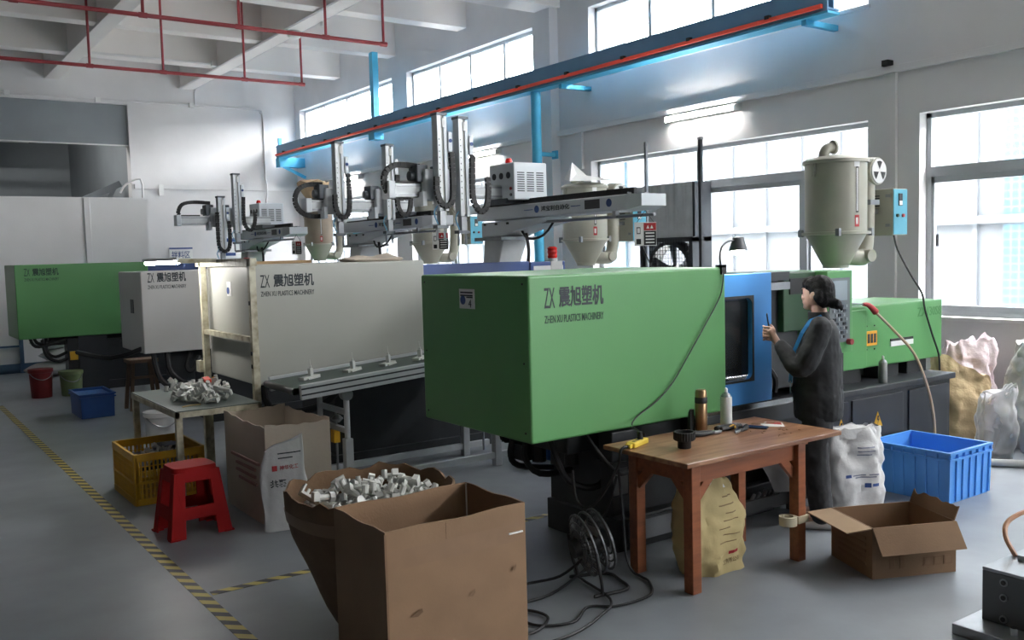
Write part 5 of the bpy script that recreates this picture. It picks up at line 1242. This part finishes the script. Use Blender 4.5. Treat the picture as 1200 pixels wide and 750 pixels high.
# ------------------------------------------------------------------ floor fan and cables
t = thing('floor_fan', 'small black wire-cage floor fan beside the table leg', 'fan', (3.12, 3.72, 0), -.28)
zf = .245; tl = .22
def FP(a, r, d):     # point on the cage: angle, radius, depth along the fan axis (local x, tilted up)
    y = r*math.cos(a); z = r*math.sin(a); return Vector((d*math.cos(tl)-z*math.sin(tl), y, zf+z*math.cos(tl)+d*math.sin(tl)))
m = MB()
for (r, d) in ((.165, 0), (.165, .05), (.165, -.05), (.13, .068), (.09, .075), (.05, .08), (.13, -.068), (.09, -.075)):
    m.tube([FP(2*PI*i/28, r, d) for i in range(29)], .005 if r < .16 else .008, 5, 1)
for i in range(40):
    a = 2*PI*i/40
    for s in (-1, 1): m.tube([FP(a, .165, .05*s), FP(a, .13, .068*s), FP(a, .05, .08*s)], .0028, 4, 1)
m.build('cage', mat('cage_grey', S(78, 80, 82), .4, .3), t)
for k in range(3):
    a = 2*PI*k/3
    MB().add([FP(a-.1, .03, -.02), FP(a+.3, .03, .02), FP(a+.75, .135, .03), FP(a+.2, .15, 0), FP(a-.25, .135, -.03)], [(0, 1, 2, 3, 4)]).build('blade', mat('fan_blade', S(150, 152, 154), .4), t)
MB().cyl(FP(0, 0, -.12), FP(0, 0, .03), .05, n=18).build('motor', RUBBER, t, smooth=True)
MB().cyl(FP(0, 0, .078), FP(0, 0, .084), .045, n=18).build('badge', CHARC, t)
MB().tube([(-.06, -.18, zf), (-.04, -.19, .12), (-.02, -.16, .02), (-.06, -.16, .012), (.14, -.13, .012), (.16, 0, .012), (.14, .13, .012), (-.06, .16, .012), (-.02, .16, .02), (-.04, .19, .12), (-.06, .18, zf)], .009, 8, 4).build('stand', RUBBER, t, smooth=True)
for k, (pts, lab) in enumerate((
    ([(3.08, 3.7, .2), (3.0, 3.85, .05), (2.8, 3.95, .01), (2.6, 3.75, .01), (2.55, 3.5, .01), (2.72, 3.4, .01), (2.9, 3.5, .01), (3.02, 3.42, .01), (3.25, 3.42, .01), (3.38, 3.56, .01), (3.4, 3.64, .012), (3.39, 3.7, .03), (3.37, 3.73, .12), (3.36, 3.74, .35), (3.35, 3.76, .6)], 'black cable looping across the floor around the fan and up the table leg'),
    ([(2.3, 3.45, .012), (2.45, 3.62, .012), (2.62, 3.66, .012), (2.66, 3.52, .012), (2.5, 3.42, .012), (2.36, 3.5, .012), (2.5, 3.75, .012), (2.85, 3.75, .012), (3.3, 3.95, .012), (3.5, 4.0, .012)], 'black cable coiled on the floor beside the big open carton'),
    ([(2.3, 3.3, .014), (2.6, 3.28, .014), (2.85, 3.36, .014), (3.05, 3.5, .014), (3.15, 3.9, .014), (3.3, 4.02, .05), (3.42, 3.95, .3), (3.5, 3.94, .5)], 'black cable running from behind the big carton to the machine base'))):
    p0_ = Vector(pts[0]); single(MB().tube([Vector(p)-p0_ for p in pts], .0075, 6, 6), 'floor_cable', RUBBER, lab, 'cable', p0_, smooth=True)

# ------------------------------------------------------------------ scrap under the gate
t = thing('cardboard_sheet', 'curved cardboard and grey sheet stuffed under the safety gate', 'sheet', (4.85, 3.92, .1))
MB(t).add([(4.5, 3.84, .43), (5.15, 3.84, .41), (5.15, 3.98, .44), (4.5, 3.98, .44), (4.78, 3.82, .26), (5.15, 3.81, .22), (4.78, 3.838, .425)], [(0, 1, 2, 3), (6, 1, 5, 4)]).build('cardboard', KRAFTI, t)
MB(t).add([(4.62, 3.83, .415), (4.84, 3.828, .41), (4.9, 3.8, .3), (4.9, 3.79, .2), (4.72, 3.8, .22), (4.68, 3.815, .32)], [(0, 1, 2, 5), (5, 2, 3, 4)]).build('grey_sheet', mat('sheet_grey', S(108, 108, 110), .5), t)
for k in range(7): MB(t).tube([(4.6+.06*k, 3.91, .135), (4.63+.05*k, 3.89, .2), (4.66+.055*k, 3.92, .16+.02*(k % 3))], .012, 5).build('scrap_strand', mat('sheet_grey', S(108, 108, 110), .5), t)
t = thing('drip_tray', 'black metal tray on the floor under the machine', 'tray', (4.75, 3.9, 0)); plate(t, 4.45, 5.15, 3.87, 4.012, .1, .13, 'tray', BLACKM); plate(t, 4.45, 5.15, 3.85, 3.87, .1, .18, 'tray_lip', BLACKM)
for x in (4.47, 5.1): plate(t, x, x+.03, 3.88, 4.01, 0, .1, 'tray_foot', BLACKM)

# ------------------------------------------------------------------ air gun on the injection cover
t = thing('air_gun', 'red-handled air gun with a pale hose hung on the green injection cover', 'air gun', (6.17, 4.1, 1.3))
MB(t).tube([(6.12, 4.1, 1.345), (6.18, 4.09, 1.335), (6.25, 4.08, 1.28)], lambda q: .012+.014*q, 10).build('handle', INKR, t, smooth=True)
MB(t).tube([(5.95, 4.1, 1.36), (6.04, 4.1, 1.355), (6.13, 4.1, 1.345)], .005, 6).build('nozzle', STEEL, t)
MB(t).tube([(6.25, 4.08, 1.28), (6.4, 4.03, 1.14), (6.58, 3.97, .95), (6.74, 3.96, .7), (6.84, 3.96, .45), (6.88, 3.965, .2)], .011, 8, 5).build('hose', mat('hose_tan', S(196, 170, 140), .4), t, smooth=True)

# ------------------------------------------------------------------ bags by the window wall
sack('kraft_sack', .52, .42, .7, (7.9, 4.36, 0), -.62, SACKK2, 'tall crumpled tan kraft sack next to the machine bed', 11, top=1.0, bulge=.0, amp=.03, crown=.07, power=.8, crumple=.04, tilt=-.16, n=72, m=44, lean=(.03, 0))
sack('pink_sack', .46, .36, .86, (8.42, 4.55, 0), -.62, SACKP, 'pinkish white plastic sack behind the tan kraft sack', 13, top=.9, bulge=.02, amp=.04, crown=.1, crumple=.05, n=72, m=44, tilt=.04)
sack('clear_bag', .3, .26, .56, (7.62, 3.86, 0), -.62, CLEARP, 'see-through plastic bag leaning in front of the tan kraft sack', 17, top=.95, bulge=.0, amp=.03, crown=.06, crumple=.03, n=64, m=36, tilt=.05)
sack('white_sack', .62, .42, .92, (8.3, 3.78, 0), -.5, SACKW, 'large white plastic sack slumped behind the grey one', 19, top=.85, bulge=.04, amp=.05, crown=.08, crumple=.05, n=72, m=44)
sack('grey_sack', .56, .34, .5, (7.78, 3.4, 0), -.62, SACKG, 'grey woven sack standing on the floor under the window', 23, top=.8, bulge=.12, amp=.03, crumple=.02, n=64, m=36)
t = thing('floor_pipe', 'white pipe lying on the floor by the sacks', 'pipe', (7.4, 3.7, 0)); MB(t).cyl((7.2, 3.85, .03), (7.45, 3.5, .03), .03, n=12).build('pipe', WHITEP, t, smooth=True)

# ------------------------------------------------------------------ steel mould on the floor
t = thing('steel_mould', 'bare steel injection mould block with bolts on the floor', 'mould', (4.45, 1.9, 0))
plate(t, 4.0, 4.8, 1.3, 2.22, 0, .05, 'base_plate', STEELG, bevel=.004); plate(t, 4.15, 4.8, 1.3, 2.16, .05, .285, 'mould_block', mat('mould_side', S(96, 98, 100), .4, .5, var=.15), bevel=.004)
plate(t, 4.15, 4.8, 1.3, 2.16, .285, .3, 'top_plate', STEELG, bevel=.003); plate(t, 4.35, 4.8, 1.3, 2.1, .3, .325, 'upper_plate', STEELG, bevel=.003); plate(t, 4.5, 4.8, 1.4, 2.0, .325, .34, 'cavity', CHARC); plate(t, 4.62, 4.8, 1.3, 2.2, .325, .37, 'rail', STEELG)
for z, y in ((.25, 2.06), (.18, 2.06), (.08, 2.06)):
    MB(t).cyl((4.15, y, z), (4.144, y, z), .018, n=16).build('bolt_ring', STEEL, t); MB(t).cyl((4.146, y, z), (4.14, y, z), .011, n=12).build('bolt', RUBBER, t)
MB(t).cyl((4.08, 1.98, .05), (4.08, 1.98, .085), .018, n=12).build('stud', CHROME, t)
single(MB().tube([(0, 0, 0), (.02, .06, .08), (.1, .08, .14), (.25, .02, .18), (.4, -.1, .16)], .012, 8, 5), 'copper_hose', mat('hose_copper', S(190, 140, 106), .35), 'tan hose arching over the steel mould', 'hose', (4.4, 2.13, .3), smooth=True)

# ------------------------------------------------------------------ far aisle items
def bucket(x, y, r, h, mtl, label):
    t = thing('bucket', label, 'bucket', (x, y, 0))
    MB().lathe([(r*.85, 0), (r*.86, .005), (r*.98, h-.03), (r, h), (r*.96, h), (r*.82, .02), (.01, .02)], n=26).build('bucket_body', mtl, t, smooth=True)
    MB().lathe([(r*.99, h-.05), (r*1.05, h-.045), (r*1.05, h), (r*1.0, h)], n=26).build('rim', mtl, t, smooth=True)
    MB().tube([(-r, 0, h-.03), (-r*.7, -r*.8, h-.1), (0, -r*1.08, h-.14), (r*.7, -r*.8, h-.1), (r, 0, h-.03)], .006, 5).build('bail', STEEL, t)
bucket(1.97, 13.95, .15, .39, BUCKR, 'dark red bucket in the aisle by the far green machine'); bucket(2.33, 13.85, .15, .34, BUCKG, 'greenish bucket next to the dark red one'); bucket(2.42, 9.6, .16, .3, BUCKW, 'white bucket with print under the grey-topped table')
for k, (x, z, w_) in enumerate(((2.5, 0, .8), (2.7, .22, .75), (2.55, .44, .7), (2.9, .64, .6))):
    t = thing('material_sack', 'pale material sack in the flat stack under the far green guard', 'sack', (x, 16.5, z), .1*k, 'stacked material sacks')
    m = MB(); rs = []
    for j in range(9):
        q = j/8*2-1; s_ = max(.12, (1-abs(q)**3)); rs.append([(w_/2*q, .25*math.cos(a*PI/8)*s_**.5, .12+.12*math.sin(a*PI/8)*s_+.015*noise.noise(Vector((j, a, k)))) for a in range(16)])
    m.loft(rs).build('sack_body', mat('sack_far', S(196, 196, 196), .7, bump=.4, bscale=8), t, smooth=True)
t = thing('wooden_stool', 'old wooden stool between the pale and the far green machine', 'stool', (2.8, 11.9, 0)); WD = mat('stool_wood', S(112, 88, 68), .7)
plate(t, 2.63, 2.97, 11.75, 12.05, .58, .62, 'seat', WD)
for sx in (-1, 1):
    for sy in (-1, 1): MB(t).bar((2.8+sx*.17, 11.9+sy*.14, 0), (2.8+sx*.12, 11.9+sy*.1, .58), .04, .04).build('leg', WD, t)
for z in (.2, .4): MB(t).bar((2.65, 11.78, z), (2.95, 11.78, z), .03, .03).build('stretcher', WD, t)

# ------------------------------------------------------------------ the woman at the machine
def fuse(mb, name, material, parent, voxel, smooth_it=3, disp=0, dscale=.08):
    """melt overlapping shapes into one continuous surface"""
    o = mb.build(name, material, None)
    r_ = o.modifiers.new('r', 'REMESH'); r_.mode = 'VOXEL'; r_.voxel_size = voxel; r_.use_smooth_shade = True
    s_ = o.modifiers.new('s', 'SMOOTH'); s_.iterations = smooth_it; s_.factor = .5
    if disp:
        tx = bpy.data.textures.new('folds', 'CLOUDS'); tx.noise_scale = dscale; tx.noise_depth = 2
        d_ = o.modifiers.new('d', 'DISPLACE'); d_.texture = tx; d_.strength = disp; d_.mid_level = .5; d_.texture_coords = 'LOCAL'
    me = bpy.data.meshes.new_from_object(o.evaluated_get(bpy.context.evaluated_depsgraph_get()))
    bpy.data.objects.remove(o)
    for p in me.polygons: p.use_smooth = True
    me.materials.clear(); me.materials.append(material)
    q = bpy.data.objects.new(name, me); COL.objects.link(q)
    if parent is not None: q.parent = parent
    return q
def ering(cx, cy, z, hw, hd, n=24, p=.85):
    return [(cx+hw*math.copysign(abs(math.cos(2*PI*i/n))**p, math.cos(2*PI*i/n)), cy+hd*math.copysign(abs(math.sin(2*PI*i/n))**p, math.sin(2*PI*i/n)), z) for i in range(n)]
def limb(mb, pts, rs, n=14):
    P = [Vector(p) for p in pts]
    L = [0]
    for i in range(1, len(P)): L.append(L[-1]+(P[i]-P[i-1]).length)
    def R(t):
        d = t*(len(P)-1); i = min(int(d), len(P)-2); f = d-i; return rs[i]*(1-f)+rs[i+1]*f
    mb.tube(P, R, n, 5)
    mb.ball(P[0], rs[0], 12, 8); mb.ball(P[-1], rs[-1], 12, 8)
ARM = {s: [(.165*s, -.01, 1.285), (.2*s, .105, 1.035), (.062*s, .245, 1.18 if s < 0 else 1.165)] for s in (-1, 1)}
b = MB()
b.loft([ering(0, 0, z, hw, hd) for z, hw, hd in ((.8, .13, .1), (.88, .155, .11), (1.02, .125, .095), (1.18, .15, .11), (1.28, .15, .08), (1.33, .07, .055))])
b.cyl((0, -.02, 1.29), (0, .002, 1.43), .05, .046, n=18)
HC = (0, .012, 1.495); bh = b; b = MB(); TURN = Matrix.Rotation(-.55, 4, 'Z')
b.ball(HC, (.07, .088, .105), 22, 16); b.ball((0, .045, 1.445), (.056, .056, .062), 18, 12); b.ball((0, .075, 1.408), (.03, .026, .022), 12, 8)
b.ball((0, .098, 1.472), (.013, .018, .02), 10, 8); b.ball((0, .094, 1.495), (.009, .012, .028), 10, 8)          # nose
b.ball((0, .094, 1.437), (.022, .011, .006), 10, 6); b.ball((0, .092, 1.428), (.019, .011, .006), 10, 6)          # lips
b.ball((0, .086, 1.52), (.05, .014, .01), 12, 6); b.ball((-.035, .075, 1.465), (.02, .02, .02), 10, 8); b.ball((.035, .075, 1.465), (.02, .02, .02), 10, 8)
for s in (-1, 1):
    b.ball((.073*s, -.005, 1.478), (.01, .02, .03), 10, 8); b.ball((.078*s, -.012, 1.488), (.006, .016, .018), 10, 8)
hd_ = b; b = bh; b.add([TURN @ p for p in hd_.v], hd_.f)
for s in (-1, 1):
    limb(b, [(.085*s, 0, .86), (.092*s, .01, .46), (.092*s, -.02, .09)], [.085, .052, .036])
    b.box(.055*s if s > 0 else -.13, .13 if s > 0 else -.055, -.06, .14, .02, .08)
    limb(b, ARM[s], [.046, .036, .024])
    W_ = Vector(ARM[s][2]); dz = 0 if s < 0 else -.032
    pc = Vector((.055*s, .275, 1.232+dz)); 
    b.tube([W_, (W_+pc)/2, pc, Vector((.052*s, .296, 1.265+dz))], lambda t: .024-.003*t, 10, 4)
    b.ball((.054*s, .282, 1.248+dz), (.015, .026, .036), 12, 8)
    for i in range(4):
        z = 1.222+.0195*i+dz; l = (.86, .97, 1.0, .93)[i]
        b.tube([(.055*s, .292, z), (.05*s, .325, z+.004), ((.05-.032*l)*s, .336, z+.006), ((.05-.055*l)*s, .331, z+.004)], lambda t: .0082-.0016*t, 8, 4)
        b.ball(((.05-.055*l)*s, .331, z+.004), .0066, 8, 6)
    b.tube([(.05*s, .268, 1.232+dz), (.04*s, .268, 1.262+dz), (.026*s, .279, 1.282+dz), (.014*s, .29, 1.294+dz)], lambda t: .0105-.003*t, 8, 4)
    b.ball((.014*s, .29, 1.294+dz), .0075, 8, 6)
PX, PY = 4.955, 3.64
pr_ = fuse(b, 'person', SKIN, None, .0038, 2)
pr_.location = (PX, PY, 0); pr_.rotation_euler = (0, 0, .66)
tag(pr_, 'woman in a black jacket standing at the machine, holding up a phone', 'person')
j = MB()
j.loft([ering(0, c, z, hw, hd) for z, hw, hd, c in ((.695, .172, .142, .0), (.72, .18, .15, .0), (.85, .185, .155, .002), (1.0, .176, .148, .004), (1.12, .18, .142, .002), (1.22, .185, .125, -.004), (1.285, .168, .1, -.012), (1.325, .1, .078, -.014))])
for s in (-1, 1): limb(j, [ARM[s][0], ARM[s][1], Vector(ARM[s][1]).lerp(Vector(ARM[s][2]), .86)], [.074, .066, .044])
fuse(j, 'jacket', JACKET, pr_, .008, 3, .02, .1)
cl = MB(); rs_ = [ering(0, -.012+.004*k, 1.31+.022*k, .075-.003*k, .072-.003*k, 28) for k in range(4)]+[ering(0, -.0+.002*k, 1.37-.02*k, .058, .056, 28) for k in range(3)]
cl.loft(rs_, False, False).build('collar', JACKET, pr_, smooth=True)
q = MB(); q.loft([ering(0, 0, z, hw, hd) for z, hw, hd in ((.76, .15, .115), (.82, .155, .125), (.95, .14, .12))])
for s in (-1, 1): limb(q, [(.082*s, 0, .8), (.095*s, .015, .45), (.098*s, -.015, .1)], [.1, .083, .072])
fuse(q, 'trousers', TROUS, pr_, .009, 3, .022, .09)
for s in (-1, 1):
    m = MB(); rs_ = []
    for k in range(9):
        y = -.085+.245*k/8; u = k/8; hw = .043*(1-.5*abs(u-.45)**2*2); h = .085*(1-u)+.045*u if u < .9 else .03
        rs_.append([(.1*s+hw*math.cos(a*PI/8), y, max(0, .5*h+.5*h*math.sin(a*PI/8))) for a in range(16)])
    m.loft(rs_).build('shoe', SHOEW, pr_, smooth=True)
h = MB()
h.ball((0, -.014, 1.52), (.08, .094, .09), 22, 14); h.ball((0, -.045, 1.475), (.074, .066, .075), 18, 12); h.ball((0, .05, 1.55), (.064, .055, .052), 16, 10)
h.ball((-.05, .02, 1.545), (.03, .045, .04), 12, 8); h.ball((.05, .02, 1.545), (.03, .045, .04), 12, 8); h.ball((-.062, -.04, 1.48), (.028, .035, .05), 12, 8); h.ball((.062, -.04, 1.48), (.028, .035, .05), 12, 8)
h.ball((0, -.105, 1.432), (.032, .032, .034), 14, 10); h.ball((0, -.13, 1.425), (.03, .03, .032), 14, 10); h.tube([(0, -.13, 1.43), (0, -.155, 1.41), (0, -.16, 1.385)], lambda t: .022-.014*t, 8, 3); h.ball((0, -.085, 1.445), .028, 12, 8)
h.v = [TURN @ p for p in h.v]
fuse(h, 'hair', HAIR, pr_, .006, 2, .01, .03)
for s in (-1, 1):
    MB().ball((.031*s, .0885, 1.493), (.011, .007, .006), 10, 8, TURN).build('eye', mat('eye_dark', S(30, 24, 22), .15), pr_, smooth=True)
    MB().tube([(.014*s, .1, 1.514), (.032*s, .096, 1.519), (.048*s, .083, 1.514)], .003, 5, 2).turn().build('eyebrow', HAIR, pr_)
MB().tube([(0, .106, 1.4325), (.012, .103, 1.432), (0, .106, 1.432), (-.012, .103, 1.432)], .002, 4, 1).turn().build('mouth_line', mat('lip', S(170, 100, 96), .5), pr_)
LAN = mat('lanyard_blue', S(52, 140, 206), .5)
m = MB(); lp = [Vector(p) for p in [(-.07, -.02, 1.352), (-.1, .05, 1.325), (-.12, .1, 1.25), (-.115, .145, 1.14), (-.085, .165, 1.0), (-.06, .17, .93)]]
for i in range(len(lp)-1): m.bar(lp[i], lp[i+1], .022, .005, up=(-1, .3, .3))
m.build('lanyard', LAN, pr_)
MB().box(-.075, -.01, .168, .174, .86, .94).build('badge', mat('badge', S(150, 176, 200), .3), pr_)
MB().tube([Vector((-.066, .238, 1.165))+.026*Vector((math.cos(a*PI/6), math.sin(a*PI/6)*.8, -math.sin(a*PI/6)*.6)) for a in range(13)], .004, 5, 1).build('bracelet', mat('bracelet', S(210, 150, 130), .4), pr_)
ph = phone((PX, PY, 0), 'dark phone held up in both hands of the woman')
Mp = wm(pr_) @ Matrix.Translation((0, .307, 1.292)) @ Matrix.Rotation(math.radians(-98+180), 4, 'X')
ph.location = Mp.translation; ph.rotation_euler = Mp.to_euler()
